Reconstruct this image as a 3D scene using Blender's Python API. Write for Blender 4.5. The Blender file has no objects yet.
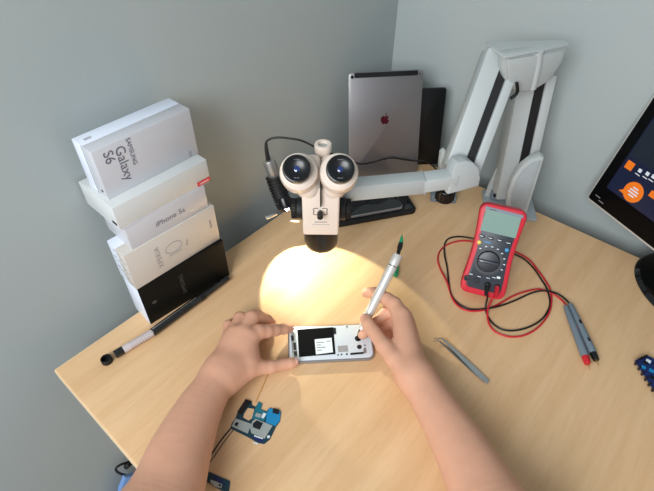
import bpy, bmesh, math, random
import numpy as np
from mathutils import Vector, Matrix
random.seed(4)
SC = bpy.context.scene
COL = SC.collection
# ------------------------------------------------------------------ camera model
FPX = 490.7; PITCH = math.radians(44.01); ROLL = math.radians(0.628); YAW = math.radians(40.57); H = 0.70
_R0 = Vector((1, 0, 0)); _U0 = Vector((0, math.sin(PITCH), math.cos(PITCH))); CF = Vector((0, math.cos(PITCH), -math.sin(PITCH)))
CR = math.cos(ROLL)*_R0 + math.sin(ROLL)*_U0; CU = -math.sin(ROLL)*_R0 + math.cos(ROLL)*_U0
CAM = Vector((0, 0, H))
def ray(x, y): return (x-327)/FPX*CR - (y-245.5)/FPX*CU + CF
def at(x, y, z=0.0):                       # point at height z seen at a pixel
    d = ray(x, y); return CAM + d*((z-H)/d.z)
def at_y(x, y, Y):
    d = ray(x, y); return CAM + d*(Y/d.y)
def hit(x, y, p, n):
    d = ray(x, y); return CAM + d*((p-CAM).dot(n)/d.dot(n))
def depth(p): return (p-CAM).dot(CF)
DA = Vector((math.sin(YAW), math.cos(YAW), 0))      # along the left wall, away
DB = Vector((-math.cos(YAW), math.sin(YAW), 0))     # along the right wall, to the left wall
Z = Vector((0, 0, 1))
# ------------------------------------------------------------------ materials
def lin(c):
    c = c/255.0
    return c/12.92 if c <= 0.04045 else ((c+0.055)/1.055)**2.4
def rgb(r, g, b): return (lin(r), lin(g), lin(b), 1)
def mat(name, col, rough=.5, metal=0, var=0.0, vscale=60, bump=0.0, bscale=200, spec=.5, emis=None, estr=0, coat=0, trans=0, sss=0, alpha=1):
    m = bpy.data.materials.new(name); m.use_nodes = True
    nt = m.node_tree; b = nt.nodes['Principled BSDF']
    b.inputs['Roughness'].default_value = rough; b.inputs['Metallic'].default_value = metal
    b.inputs['Specular IOR Level'].default_value = spec; b.inputs['Coat Weight'].default_value = coat
    b.inputs['Transmission Weight'].default_value = trans
    if sss:
        b.inputs['Subsurface Weight'].default_value = sss; b.inputs['Subsurface Radius'].default_value = (1, .35, .2)
        b.inputs['Subsurface Scale'].default_value = .006
    c = rgb(*col); tc = nt.nodes.new('ShaderNodeTexCoord')
    n = nt.nodes.new('ShaderNodeTexNoise'); n.inputs['Scale'].default_value = vscale; n.inputs['Detail'].default_value = 4
    nt.links.new(tc.outputs['Object'], n.inputs['Vector'])
    mx = nt.nodes.new('ShaderNodeMixRGB'); nt.links.new(n.outputs['Fac'], mx.inputs['Fac'])
    v = max(var, .02)
    mx.inputs['Color1'].default_value = (c[0]*(1-v), c[1]*(1-v), c[2]*(1-v), 1)
    mx.inputs['Color2'].default_value = (min(1, c[0]*(1+v)), min(1, c[1]*(1+v)), min(1, c[2]*(1+v)), 1)
    nt.links.new(mx.outputs['Color'], b.inputs['Base Color'])
    if bump:
        n2 = nt.nodes.new('ShaderNodeTexNoise'); n2.inputs['Scale'].default_value = bscale; n2.inputs['Detail'].default_value = 3
        nt.links.new(tc.outputs['Object'], n2.inputs['Vector'])
        bp = nt.nodes.new('ShaderNodeBump'); bp.inputs['Strength'].default_value = bump; bp.inputs['Distance'].default_value = .001
        nt.links.new(n2.outputs['Fac'], bp.inputs['Height']); nt.links.new(bp.outputs['Normal'], b.inputs['Normal'])
    if emis:
        b.inputs['Emission Color'].default_value = rgb(*emis); b.inputs['Emission Strength'].default_value = estr
    return m
def wood_mat():
    m = mat('beech_laminate', (216, 176, 126), rough=.5, spec=.3)
    nt = m.node_tree; b = nt.nodes['Principled BSDF']; L = nt.links
    tc = nt.nodes.new('ShaderNodeTexCoord'); mp = nt.nodes.new('ShaderNodeMapping')
    mp.vector_type = 'TEXTURE'; mp.inputs['Scale'].default_value = (.55, .045, .5)
    L.new(tc.outputs['Object'], mp.inputs['Vector'])
    mp.inputs['Rotation'].default_value = (0, 0, math.radians(49.43))
    n = nt.nodes.new('ShaderNodeTexNoise'); n.inputs['Scale'].default_value = 1.6; n.inputs['Detail'].default_value = 6; n.inputs['Distortion'].default_value = .35
    L.new(mp.outputs['Vector'], n.inputs['Vector'])
    cr = nt.nodes.new('ShaderNodeValToRGB'); e = cr.color_ramp.elements
    e[0].position = .32; e[0].color = rgb(214, 174, 129); e[1].position = .62; e[1].color = rgb(224, 187, 143)
    L.new(n.outputs['Fac'], cr.inputs['Fac'])
    n2 = nt.nodes.new('ShaderNodeTexNoise'); n2.inputs['Scale'].default_value = 120; n2.inputs['Detail'].default_value = 3
    mp2 = nt.nodes.new('ShaderNodeMapping'); mp2.vector_type = 'TEXTURE'; mp2.inputs['Rotation'].default_value = (0, 0, math.radians(49.43)); mp2.inputs['Scale'].default_value = (4, .5, 1)
    L.new(tc.outputs['Object'], mp2.inputs['Vector']); L.new(mp2.outputs['Vector'], n2.inputs['Vector'])
    cr2 = nt.nodes.new('ShaderNodeValToRGB'); f = cr2.color_ramp.elements
    f[0].position = .3; f[0].color = (.95, .94, .93, 1); f[1].position = .5; f[1].color = (1, 1, 1, 1)
    L.new(n2.outputs['Fac'], cr2.inputs['Fac'])
    mx = nt.nodes.new('ShaderNodeMixRGB'); mx.blend_type = 'MULTIPLY'; mx.inputs['Fac'].default_value = 1
    L.new(cr.outputs['Color'], mx.inputs['Color1']); L.new(cr2.outputs['Color'], mx.inputs['Color2'])
    L.new(mx.outputs['Color'], b.inputs['Base Color'])
    return m
M = dict(
 wood=wood_mat(), edge=mat('desk_edge_band', (232, 208, 172), .4),
 wall=mat('painted_wall', (172, 180, 179), .85, var=.03, vscale=3, bump=.15, bscale=120, spec=.2),
 floor=mat('grey_floor', (120, 124, 128), .7, var=.08, vscale=8),
 white=mat('white_card', (208, 211, 210), .38, spec=.5), white2=mat('ivory_card', (204, 198, 189), .4),
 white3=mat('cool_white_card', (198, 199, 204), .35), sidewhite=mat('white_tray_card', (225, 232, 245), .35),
 blackcard=mat('black_card', (15, 16, 14), .55, spec=.15), red=mat('red_label', (214, 40, 48), .45),
 greyink=mat('grey_ink', (108, 108, 122), .5), softink=mat('soft_grey_ink', (182, 184, 192), .5), paleink=mat('pale_grey_ink', (150, 148, 150), .5), faintink=mat('faint_ink', (66, 64, 60), .5),
 greyarm=mat('light_grey_plastic', (184, 190, 189), .42, var=.02), greyarm2=mat('grey_plastic', (164, 173, 176), .45),
 blackrub=mat('black_rubber', (14, 14, 15), .6, bump=.2), blackpl=mat('black_plastic', (16, 17, 19), .28),
 blackgl=mat('black_gloss', (9, 10, 12), .08, coat=.5), cream=mat('cream_enamel', (232, 216, 202), .32, spec=.5),
 cream2=mat('pale_enamel_ring', (205, 205, 202), .25, metal=.3), pensilver=mat('satin_silver', (214, 212, 206), .38, metal=.35), steel=mat('brushed_steel', (188, 190, 192), .3, metal=1, var=.05, bump=.1, bscale=400),
 silver=mat('silver_aluminium', (196, 196, 194), .33, metal=.85), lens=mat('blue_coated_glass', (28, 52, 110), .06, coat=.8),
 ipad=mat('space_grey_aluminium', (150, 148, 150), .38, metal=.75, var=.02, bump=.05, bscale=900), maroon=mat('logo_maroon', (74, 20, 30), .15, coat=.4),
 metred=mat('red_rubber_holster', (205, 34, 52), .45), metface=mat('charcoal_face', (48, 54, 64), .4), metdark=mat('dark_dial', (30, 34, 42), .35),
 lcd=mat('lcd_glass', (128, 156, 146), .5, spec=.2), yellow=mat('yellow_button', (226, 200, 70), .4), blue=mat('blue_button', (40, 140, 190), .4),
 probe=mat('grey_probe_plastic', (112, 126, 136), .45), wirered=mat('red_wire', (196, 30, 44), .4), wireblack=mat('black_wire', (18, 17, 18), .4),
 pcb=mat('teal_circuit_board', (22, 112, 128), .35, var=.35, vscale=700), pcbdark=mat('dark_circuit_board', (20, 58, 70), .4, var=.3, vscale=700),
 pcbblue=mat('bright_blue_board', (24, 132, 184), .35, var=.25, vscale=500), navy=mat('navy_circuit_board', (22, 42, 96), .4, var=.4, vscale=400),
 matteblack=mat('matte_black_film', (10, 11, 14), .85, spec=.1),
 shield=mat('shield_can_metal', (168, 176, 172), .4, metal=.25, var=.12, vscale=500), chip=mat('black_chip', (18, 22, 26), .35),
 framewhite=mat('phone_frame_white', (214, 222, 228), .3, var=.02), phonesilver=mat('phone_rim_silver', (160, 162, 168), .3, metal=.7),
 label=mat('battery_label', (222, 232, 234), .5), gold=mat('brass_contact', (196, 160, 84), .35, metal=.8),
 green=mat('green_plastic', (0, 150, 98), .35), clear=mat('clear_plastic', (214, 204, 204), .2, trans=.15, spec=.6), smoke=mat('smoked_plastic', (26, 28, 28), .15, coat=.3),
 bezel=mat('glossy_black_bezel', (7, 7, 9), .25, spec=.15), screen=mat('screen_navy', (12, 18, 34), .25, emis=(18, 30, 62), estr=.55),
 panel=mat('screen_slate_panel', (16, 20, 28), .25, emis=(28, 38, 50), estr=.6), orange=mat('screen_orange', (120, 50, 10), .3, emis=(246, 130, 30), estr=.7),
 icon=mat('screen_white_icon', (150, 150, 150), .3, emis=(214, 222, 232), estr=.6), led=mat('led_emitter', (255, 255, 255), .3, emis=(210, 226, 255), estr=30),
 bag=mat('pale_blue_plastic', (120, 158, 214), .3, var=.12, vscale=30), rod=mat('pale_tan', (214, 164, 92), .6),
 skin=mat('skin', (212, 160, 132), .48, var=.09, vscale=45, bump=.2, bscale=520, sss=.10, spec=.35), nail=mat('fingernail', (226, 168, 156), .28),
)
# ------------------------------------------------------------------ object helpers
WM = {}     # world matrix per root/part, to write world-space vertices under a parent
def tag(o, label=None, cat=None, group=None, kind=None):
    if label: o['label'] = label
    if cat: o['category'] = cat
    if group: o['group'] = group
    if kind: o['kind'] = kind
    return o
def root(name, label, cat, loc, rz=0.0, mtx=None, group=None):
    o = bpy.data.objects.new(name, None); o.empty_display_size = .02; COL.objects.link(o)
    m = mtx if mtx is not None else Matrix.Translation(Vector(loc)) @ Matrix.Rotation(rz, 4, 'Z')
    o.matrix_world = m; WM[o.name] = m.copy(); return tag(o, label, cat, group)
def basis(o, x, y, z):
    m = Matrix(((x.x, y.x, z.x, o.x), (x.y, y.y, z.y, o.y), (x.z, y.z, z.z, o.z), (0, 0, 0, 1))); return m
class MB:
    def __init__(s): s.bm = bmesh.new()
    def box(s, c, size, mtx=None, bev=0.0, seg=2):
        t = bmesh.new(); bmesh.ops.create_cube(t, size=1)
        for v in t.verts: v.co = Vector((v.co.x*size[0], v.co.y*size[1], v.co.z*size[2])) + Vector(c)
        if bev: bmesh.ops.bevel(t, geom=t.edges[:], offset=bev, segments=seg, affect='EDGES', profile=.5)
        return s._add(t, mtx)
    def _add(s, t, mtx=None):
        if mtx is not None: bmesh.ops.transform(t, matrix=mtx, verts=t.verts)
        me = bpy.data.meshes.new('tmp'); t.to_mesh(me); t.free(); s.bm.from_mesh(me); bpy.data.meshes.remove(me); return s
    def cone(s, a, b, r0, r1, n=32, bev=0):
        a = Vector(a); b = Vector(b); d = b-a; t = bmesh.new()
        bmesh.ops.create_cone(t, cap_ends=True, segments=n, radius1=r0, radius2=r1, depth=d.length)
        if bev:
            es = [e for e in t.edges if abs(e.verts[0].co.z-e.verts[1].co.z) < 1e-7]
            bmesh.ops.bevel(t, geom=es, offset=bev, segments=3, affect='EDGES', profile=.5)
        m = Matrix.Translation((a+b)/2) @ d.to_track_quat('Z', 'Y').to_matrix().to_4x4()
        return s._add(t, m)
    def lathe(s, prof, mtx=None, n=40):             # prof [(r,z)...]
        t = bmesh.new(); rings = []
        for r, z in prof:
            rings.append([t.verts.new((r*math.cos(2*math.pi*k/n), r*math.sin(2*math.pi*k/n), z)) for k in range(n)] if r > 1e-7 else [t.verts.new((0, 0, z))])
        for A, B in zip(rings[:-1], rings[1:]):
            for k in range(n):
                a = A[k % len(A)]; b = A[(k+1) % len(A)]; c = B[(k+1) % len(B)]; d = B[k % len(B)]
                vs = []
                for v in (a, b, c, d):
                    if v not in vs: vs.append(v)
                if len(vs) > 2: t.faces.new(vs)
        for R_ in (rings[0], rings[-1]):
            if len(R_) > 2: t.faces.new(R_)
        bmesh.ops.recalc_face_normals(t, faces=t.faces[:])
        return s._add(t, mtx)
    def prism(s, pts, h, mtx=None, bev=0, z0=0):       # polygon in xy, extruded +z by h
        t = bmesh.new(); vs = [t.verts.new((p[0], p[1], z0)) for p in pts]; f = t.faces.new(vs)
        r = bmesh.ops.extrude_face_region(t, geom=[f]); bmesh.ops.translate(t, vec=(0, 0, h), verts=[g for g in r['geom'] if isinstance(g, bmesh.types.BMVert)])
        bmesh.ops.recalc_face_normals(t, faces=t.faces[:])
        if bev:
            es = [e for e in t.edges if abs(e.verts[0].co.z-e.verts[1].co.z) < 1e-7]
            bmesh.ops.bevel(t, geom=es, offset=bev, segments=2, affect='EDGES', profile=.5)
        return s._add(t, mtx)
    def sphere(s, c, r, mtx=None, n=24):
        t = bmesh.new(); bmesh.ops.create_uvsphere(t, u_segments=n, v_segments=n//2, radius=1)
        rr = (r, r, r) if isinstance(r, (int, float)) else r
        for v in t.verts: v.co = Vector((v.co.x*rr[0], v.co.y*rr[1], v.co.z*rr[2])) + Vector(c)
        return s._add(t, mtx)
    def tube(s, pts, r, n=12, sub=6):                 # smooth tube through points
        P = [Vector(p) for p in pts]
        if sub > 1:
            Q = []
            for i in range(len(P)-1):
                p0 = P[max(i-1, 0)]; p1 = P[i]; p2 = P[i+1]; p3 = P[min(i+2, len(P)-1)]
                for k in range(sub):
                    t = k/sub
                    Q.append(.5*((2*p1)+(p2-p0)*t+(2*p0-5*p1+4*p2-p3)*t*t+(-p0+3*p1-3*p2+p3)*t*t*t))
            Q.append(P[-1]); P = Q
        rf = r if callable(r) else (lambda t: r)
        t = bmesh.new(); rings = []; nrm = None
        for i, p in enumerate(P):
            d = (P[min(i+1, len(P)-1)]-P[max(i-1, 0)]).normalized()
            if nrm is None: nrm = d.orthogonal().normalized()
            nrm = (nrm-d*nrm.dot(d)).normalized(); bi = d.cross(nrm)
            R_ = rf(i/(len(P)-1))
            rings.append([t.verts.new(p+(nrm*math.cos(2*math.pi*k/n)+bi*math.sin(2*math.pi*k/n))*R_) for k in range(n)])
        for A, B in zip(rings[:-1], rings[1:]):
            for k in range(n): t.faces.new((A[k], A[(k+1) % n], B[(k+1) % n], B[k]))
        t.faces.new(rings[0][::-1]); t.faces.new(rings[-1])
        bmesh.ops.recalc_face_normals(t, faces=t.faces[:])
        return s._add(t)
    def build(s, name, m, parent=None, world=False, smooth=True, top=False):
        me = bpy.data.meshes.new(name); off = Vector((0, 0, 0))
        if parent is not None and world: bmesh.ops.transform(s.bm, matrix=WM[parent.name].inverted(), verts=s.bm.verts)
        if parent is None and top:
            xs = [v.co for v in s.bm.verts]
            off = Vector((sum(v.x for v in xs)/len(xs), sum(v.y for v in xs)/len(xs), min(v.z for v in xs)))
            bmesh.ops.translate(s.bm, vec=-off, verts=s.bm.verts)
        s.bm.to_mesh(me); s.bm.free(); me.materials.append(M[m])
        o = bpy.data.objects.new(name, me); COL.objects.link(o); o.location = off
        if smooth:
            me.polygons.foreach_set('use_smooth', [True]*len(me.polygons)); me.set_sharp_from_angle(angle=math.radians(38))
        if parent is not None: o.parent = parent; WM[o.name] = WM[parent.name].copy()
        else: WM[o.name] = Matrix.Translation(off)
        return o
def text(name, body, size, mtx, m, parent, ext=.0001, space=1.0, font_scale_x=1.0):
    cu = bpy.data.curves.new(name, 'FONT'); cu.body = body; cu.size = size; cu.extrude = ext; cu.space_character = space
    cu.align_x = 'CENTER'; cu.align_y = 'CENTER'
    o = bpy.data.objects.new(name+'_src', cu); COL.objects.link(o)
    bpy.context.view_layer.update()
    me = bpy.data.meshes.new_from_object(o.evaluated_get(bpy.context.evaluated_depsgraph_get()))
    bpy.data.objects.remove(o); bpy.data.curves.remove(cu)
    me.transform(mtx @ Matrix.Diagonal((font_scale_x, 1, 1, 1))); me.materials.clear(); me.materials.append(M[m])
    ob = bpy.data.objects.new(name, me); COL.objects.link(ob); ob.parent = parent; WM[ob.name] = WM[parent.name].copy(); return ob
# ------------------------------------------------------------------ room shell
oL = at(54.5, 370).dot(DB)+.06; oR = at(580, 231.2).dot(DA)+.09
corner = DA*oR+DB*oL
FZ = -.74
def wall(name, a, b, z0, z1, outward, t=.1):
    m = MB(); d = (b-a); L = d.length; d = d.normalized()
    mm = basis(Vector((a.x, a.y, z0)), d, outward, Z)
    m.box((L/2, t/2, (z1-z0)/2), (L, t, z1-z0), mm)
    return tag(m.build(name, 'wall', smooth=False), kind='structure')
wall('wall_left', corner-DA*3.0, corner+DA*.1, FZ, 1.8, DB)
wall('wall_right', corner-DB*2.6, corner, FZ, 1.8, DA)
m = MB(); m.box((0, 0, -.05), (3.2, 3.0, .1), basis(corner-DA*1.5-DB*1.3+Z*FZ, DA, DB, Z)); tag(m.build('floor', 'floor', smooth=False), kind='structure')
# ------------------------------------------------------------------ desk
dc = DA*at(580, 231.2).dot(DA)+DB*at(54.5, 370).dot(DB)          # back corner of the top
L1 = (at(54.5, 370)-dc).dot(-DA)
def dp(a, b): return dc-DA*a-DB*b
desk = root('corner_desk', 'light beech laminate corner desk standing in the corner of the grey walls', 'desk', Vector((dc.x, dc.y, FZ)))
outl = [dp(0, 0), dp(L1, 0), dp(L1, .62), dp(.86, 1.08), dp(.72, 1.9), dp(0, 1.9)]
m = MB(); m.prism([(p.x, p.y) for p in outl], .024, z0=-.026, bev=.0015); m.build('desktop', 'wood', desk, world=True, smooth=False)
m = MB()
for a, b in zip(outl, outl[1:]+outl[:1]):
    d = (b-a); L = d.length; d.normalize(); n = Vector((d.y, -d.x, 0))
    if (((a+b)/2+n*.01)-(dc-DA*.4-DB*.6)).length < (((a+b)/2)-(dc-DA*.4-DB*.6)).length: n = -n
    m.box((L/2, 0.0006, -.0135), (L, .0012, .0245), basis(a+Vector((0, 0, 0)), d, n, Z))
m.build('edge_band', 'edge', desk, world=True, smooth=False)
for nm, a, b, sx, sy in (('side_panel', L1-.12, .28, .02, .5), ('side_panel', .36, 1.8, .6, .02), ('side_panel', .03, .7, .018, 1.1)):
    m = MB(); m.box((0, 0, 0), (sx, sy, .71), basis(dp(a, b)+Z*(FZ+.355), -DA, -DB, Z)); m.build(nm, 'wood', desk, world=True, smooth=False)
# desktop is lowered by 2 mm above; lift it so its face lies at z = 0
for o in desk.children:
    if o.name.startswith('desktop'): o.location.z += .002
# ------------------------------------------------------------------ stack of phone boxes
def carton(name, label, x, y, ang, w, h, d, z, m_lid):
    return root(name, label, 'box', (x, y, z), math.radians(ang), group='phone boxes stacked by the left wall')
def face_pt(r, px, py, off=0.0):          # pixel on the front face (local y = -off) -> local x,z
    mw = WM[r.name]; n = (mw.to_3x3() @ Vector((0, -1, 0))); p = mw.translation+n*off
    return mw.inverted() @ hit(px, py, p, n)
def face_mtx(x, z, rot, off=.0003):          # text plane on front face
    return Matrix.Translation((x, -off, z)) @ Matrix.Rotation(math.pi/2, 4, 'X') @ Matrix.Rotation(rot, 4, 'Z')
# black box standing on its long edge
z = 0.0
b = carton('phone_box', 'black phone box with a pale end, lowest of the stack, standing on the desk', -.3078, .5196, 44.69, .169, .0925, .05, z, None)
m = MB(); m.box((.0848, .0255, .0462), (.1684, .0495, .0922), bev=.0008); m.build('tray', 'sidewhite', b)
m = MB(); m.box((.0855, .0245, .0003+.0462), (.169, .049, .0924), bev=.0008)
for v in m.bm.verts: v.co.x = max(v.co.x, .0006)
m.build('lid', 'blackcard', b)
m = MB(); m.box((.0002, .0257, .0462), (.0008, .0462, .089), bev=.0002); m.build('pale_end', 'sidewhite', b)  # thin blue-white sheet covering the left end of the black box
p = face_pt(b, 183, 284); text('lettering', 'SAMSUNG', .0105, face_mtx(p.x, p.z, math.pi/2), 'faintink', b)
p = face_pt(b, 154.5, 302); m = MB(); m.prism([(p.x+.0045*math.cos(a), p.z+.0035*math.sin(a)) for a in [k*math.pi/8 for k in range(16)]], .0003, Matrix.Rotation(math.pi/2, 4, 'X')); m.build('emblem', 'faintink', b)
z = .0928
b = carton('phone_box', 'off-white phone box printed 10 in thin outline, standing on the black box', -.3078, .5193, 47.0, .1689, .0779, .05, z, None)
m = MB(); m.box((.0845, .027, .0389), (.1684, .046, .0774), bev=.0008); m.build('tray', 'sidewhite', b)
m = MB(); m.box((.0845, .0125, .0389), (.1689, .025, .0778), bev=.001); m.build('lid', 'white2', b)
p = face_pt(b, 159, 257.5); text('lettering', 'XPERIA', .0125, face_mtx(p.x, p.z, math.pi/2), 'paleink', b, space=1.15)
p = face_pt(b, 187, 242); text('lettering', 'Plus', .0075, face_mtx(p.x, p.z, math.pi/2), 'paleink', b)
p0 = face_pt(b, 173.5, 247); p1 = face_pt(b, 174, 256)
m = MB(); 
m.tube([(p0.x+0.0155*math.cos(k*math.pi/12), -.0002, p0.z+.0100*math.sin(k*math.pi/12)) for k in range(25)], .0006, n=6, sub=1)
m.tube([(p0.x-.0115, -.0002, p0.z-.0135), (p0.x+.0125, -.0002, p0.z-.0135)], .0006, n=6, sub=1)
m.build('numeral', 'paleink', b)
m = MB()
for k in range(14):
    m.box((-.0002, .006+.0035*(k % 5)*2.2, .012+.0045*k), (.0004, .009, .0012))
m.build('side_print', 'paleink', b)
p = face_pt(b, 210.5, 224); m = MB(); m.box((p.x, -.0002, p.z), (.0035, .0004, .017)); m.build('side_mark', 'paleink', b)
z = .1707
b = carton('phone_box', 'white box lettered iPhone 5s lying flat, third up the stack', -.298, .5329, 47.34, .1442, .0448, .08, z, None)
m = MB(); m.box((.0721, .0255+.01, .0112), (.1436, .070, .0222), bev=.0008); m.build('tray', 'white', b)
m = MB(); m.box((.0721, .035, .0224), (.1442, .0700, .0444), bev=.001); m.build('lid', 'white3', b)
p = face_pt(b, 170.5, 217); text('lettering', 'iPhone 5s', .0135, face_mtx(p.x, p.z, 0), 'greyink', b, space=1.02)
z = .2155
b = carton('phone_box', 'plain white box with a small red label, lying flat directly under the topmost box', -.3012, .5265, 48.59, .1651, .0426, .0941, z, None)
m = MB(); m.box((.0826, .0470, .0105), (.1645, .0930, .0208), bev=.0008); m.build('tray', 'sidewhite', b)
m = MB(); m.box((.0826, .0470, .0224), (.1651, .0938, .0402), bev=.0012); m.build('lid', 'white', b)
p = face_pt(b, 203.6, 181.5); m = MB(); m.box((p.x, -.0007, p.z), (.024, .001, .0075)); lb = m.build('sticker', 'red', b); tag(lb, 'small red label at the right end')
m = MB(); m.box((p.x, -.0014, p.z), (.018, .0004, .0012)); m.build('sticker_print', 'label', lb)
m = MB(); m.box((-.0005, .009, .011), (.0012, .011, .0035)); m.build('thumb_slot', 'blackpl', b)
z = .2582
b = carton('phone_box', 'white box lettered Samsung Galaxy S6, topmost of the stack', -.3115, .5455, 49.11, .1594, .0791, .052, z, None)
m = MB(); m.box((.0797, .0245+.014, .0395), (.1588, .027, .0786), bev=.0008); m.build('tray', 'sidewhite', b)
m = MB(); m.box((.0797, .0125, .0395), (.1594, .025, .0790), bev=.001); m.build('lid', 'white3', b)
m = MB(); m.box((.0005, .0265, .0395), (.0016, .0008, .0786)); m.build('lid_seam', 'paleink', b)
p = face_pt(b, 124.0, 163.5); text('lettering', 'Galaxy', .0205, face_mtx(p.x, p.z, -math.pi/2), 'greyink', b, ext=.00015)
p = face_pt(b, 108.6, 157.5); text('lettering', 'S6', .0205, face_mtx(p.x, p.z, -math.pi/2), 'greyink', b, ext=.00015)
p = face_pt(b, 131.3, 151.5); text('lettering', 'SAMSUNG', .0095, face_mtx(p.x, p.z, -math.pi/2), 'greyink', b)
p = face_pt(b, 190.3, 153.5); m = MB()
for k in range(4): m.box((p.x, -.0002, p.z-.004+.0026*k), (.006, .0004, .0015))
m.build('fine_print', 'paleink', b)
m = MB(); m.box((.015, .036, .0793), (.010, .005, .0004)); m.build('top_print', 'softink', b)
m = MB(); m.cone((-.0006, .0105, .011), (.0006, .0105, .011), .0022, .0022); m.build('thumb_mark', 'blackpl', b)
# ------------------------------------------------------------------ tube-shaped tool and cap in front of the boxes
r = .0078
a = at(117, 353.5, r); c = at(152.5, 332.5, r); e = at(228, 277.5, r)
t = root('tube_tool', 'long dark tube-shaped tool with clear ribbed end, at the foot of the black box', 'tool', (a+e)/2-Z*r)
d = (c-a).normalized(); d2 = (e-c).normalized()
m = MB(); m.cone(a-d*.004, a+d*.011, .0072, .0072, bev=.0006)
m.build('end_collar', 'smoke', t, world=True)
m = MB(); m.cone(a+d*.011, a+d*.024, .0068, .0068); L = (c-a).length
for k in range(9):
    q = a+d*(.022+k*(L-.022)/9); m.cone(q, q+d*(L-.022)/18, .0068, .0068, n=20); m.cone(q+d*(L-.022)/18, q+d*(L-.022)/9, .0060, .0060, n=20)
m.build('ribbed_barrel', 'clear', t, world=True)
m = MB(); mid = c+d2*.105
m.cone(c, mid, .0076, .0076, bev=.0008); m.cone(mid, e, .0068, .0058, bev=.001); m.build('barrel', 'smoke', t, world=True)
m = MB(); m.box((.052, 0, .0074), (.1, .0016, .0014), basis(c, d2, Z.cross(d2), Z), bev=.0003); m.build('edge_strip', 'silver', t, world=True)
m = MB(); m.box((.015, 0, .0080), (.05, .004, .0014), basis(mid, d2, Z.cross(d2), Z), bev=.0003); m.cone(mid-d2*.003, mid+d2*.003, .0080, .0080); m.build('clip', 'blackpl', t, world=True)
q = at(107.5, 361.5, .0); m = MB()
m.lathe([(0, .0012), (.0072, .0012), (.0072, .0095), (.0082, .0098), (.0088, .009), (.0088, .0008), (.008, 0), (0, 0)], Matrix.Translation(q))
tag(m.build('round_cap', 'blackrub', None, top=True), 'small round black cap standing on the desk beside the ribbed end of the tube', 'cap')
# ------------------------------------------------------------------ tablets
def tablet(name, label, x, y, ang, tilt, w, h, th, body, rad, z0=0.0, cat='tablet'):
    a = math.radians(ang); tl = math.radians(tilt)
    u = Vector((math.cos(a), math.sin(a), 0)); bk = Vector((-math.sin(a), math.cos(a), 0)); up = Z*math.cos(tl)+bk*math.sin(tl); n = u.cross(up)   # n faces the viewer
    r = root(name, label, cat, (0, 0, 0), mtx=basis(Vector((x, y, z0)), u, up, n))
    pts = rrect(w, h, rad); m = MB(); m.prism(pts, th, z0=-th, bev=th*.3); m.build('shell', body, r); return r
def rrect(w, h, rad, x0=0, y0=0, n=6):
    pts = []
    for cx, cy, s in ((w-rad, rad, -90), (w-rad, h-rad, 0), (rad, h-rad, 90), (rad, rad, 180)):
        for k in range(n+1):
            a = math.radians(s+90*k/n); pts.append((x0+cx+rad*math.cos(a), y0+cy+rad*math.sin(a)))
    return pts
ip = tablet('tablet', 'silver-grey tablet with an apple logo on its back, leaning upright near the wall corner', .0504, .9592, 7.36, 15.8, .1679, .2398, .0065, 'ipad', .009)
m = MB(); m.prism(rrect(.142, .0105, .002, .0132, .2285), .0004, z0=0); m.build('antenna_strip', 'blackpl', ip)
m = MB(); m.cone((.0085, .231, 0), (.0085, .231, .0008), .0036, .0036); m.build('camera_lens', 'blackgl', ip)
m = MB(); m.cone((.159, .232, 0), (.159, .232, .0005), .0015, .0015); m.build('microphone_hole', 'blackpl', ip)
ap = [(0, .62), (.18, .70), (.42, .74), (.66, .64), (.80, .44), (.66, .30), (.60, .10), (.66, -.12), (.86, -.30), (.72, -.62), (.50, -.88), (.30, -.98), (.02, -.88), (-.28, -.98), (-.50, -.88), (-.74, -.55), (-.88, -.10), (-.86, .30), (-.66, .60), (-.36, .74), (-.16, .70)]
leaf = [(.02, .80), (.06, 1.05), (.22, 1.26), (.40, 1.34), (.38, 1.10), (.22, .88)]
sc_ = .0112; cc = (.084, .135)
m = MB(); m.prism([(cc[0]+sc_*x, cc[1]+sc_*y) for x, y in ap], .0004); m.prism([(cc[0]+sc_*x, cc[1]+sc_*y) for x, y in leaf], .0004); m.build('logo', 'maroon', ip, smooth=False)
t2 = tablet('tablet', 'black tablet standing behind the silver-grey tablet, only its right side showing', .0812+.07, .9992+.010, 5.1, 13.0, .1242, .186, .008, 'blackpl', .006)
# black tablet lying flat with a phone on top, under the microscope arm
q0 = at(340, 227.6); q1 = at(417, 213.5); u = (q1-q0).normalized(); v = Vector((-u.y, u.x, 0))
fl = root('flat_tablet', 'black tablet lying flat on the desk under the microscope arm', 'tablet', (0, 0, 0), mtx=basis(q1-u*.2, u, v, Z))
m = MB(); m.prism(rrect(.2, .125, .012), .010, bev=.002); m.build('shell', 'blackrub', fl)
m = MB(); m.prism(rrect(.184, .109, .008, .008, .008), .0004, z0=.010); m.build('glass', 'blackgl', fl)
q2 = at(403.5, 209.5, .0105)
fp = root('lying_phone', 'black phone with a silver rim lying on the flat black tablet', 'phone', (0, 0, 0), mtx=basis(q2-u*.15+Z*0.0003, u, v, Z))
m = MB(); m.prism(rrect(.15, .075, .009), .0065, bev=.0015); m.build('rim', 'phonesilver', fp)
m = MB(); m.prism(rrect(.146, .071, .008, .002, .002), .0012, z0=.0062, bev=.0004); m.build('glass', 'blackgl', fp)
m = MB(); m.prism(rrect(.016, .004, .0019, .128, .034), .0003, z0=.0074); m.build('home_button', 'faintink', fp)
# ------------------------------------------------------------------ stereo microscope on articulated arm
MY = .63
cx = at_y(320.8, 215, .60).x
top = root('stereo_microscope', 'cream stereo microscope head with two black eyepieces held over the desk by a grey arm', 'microscope', (cx, MY, .09))
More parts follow.
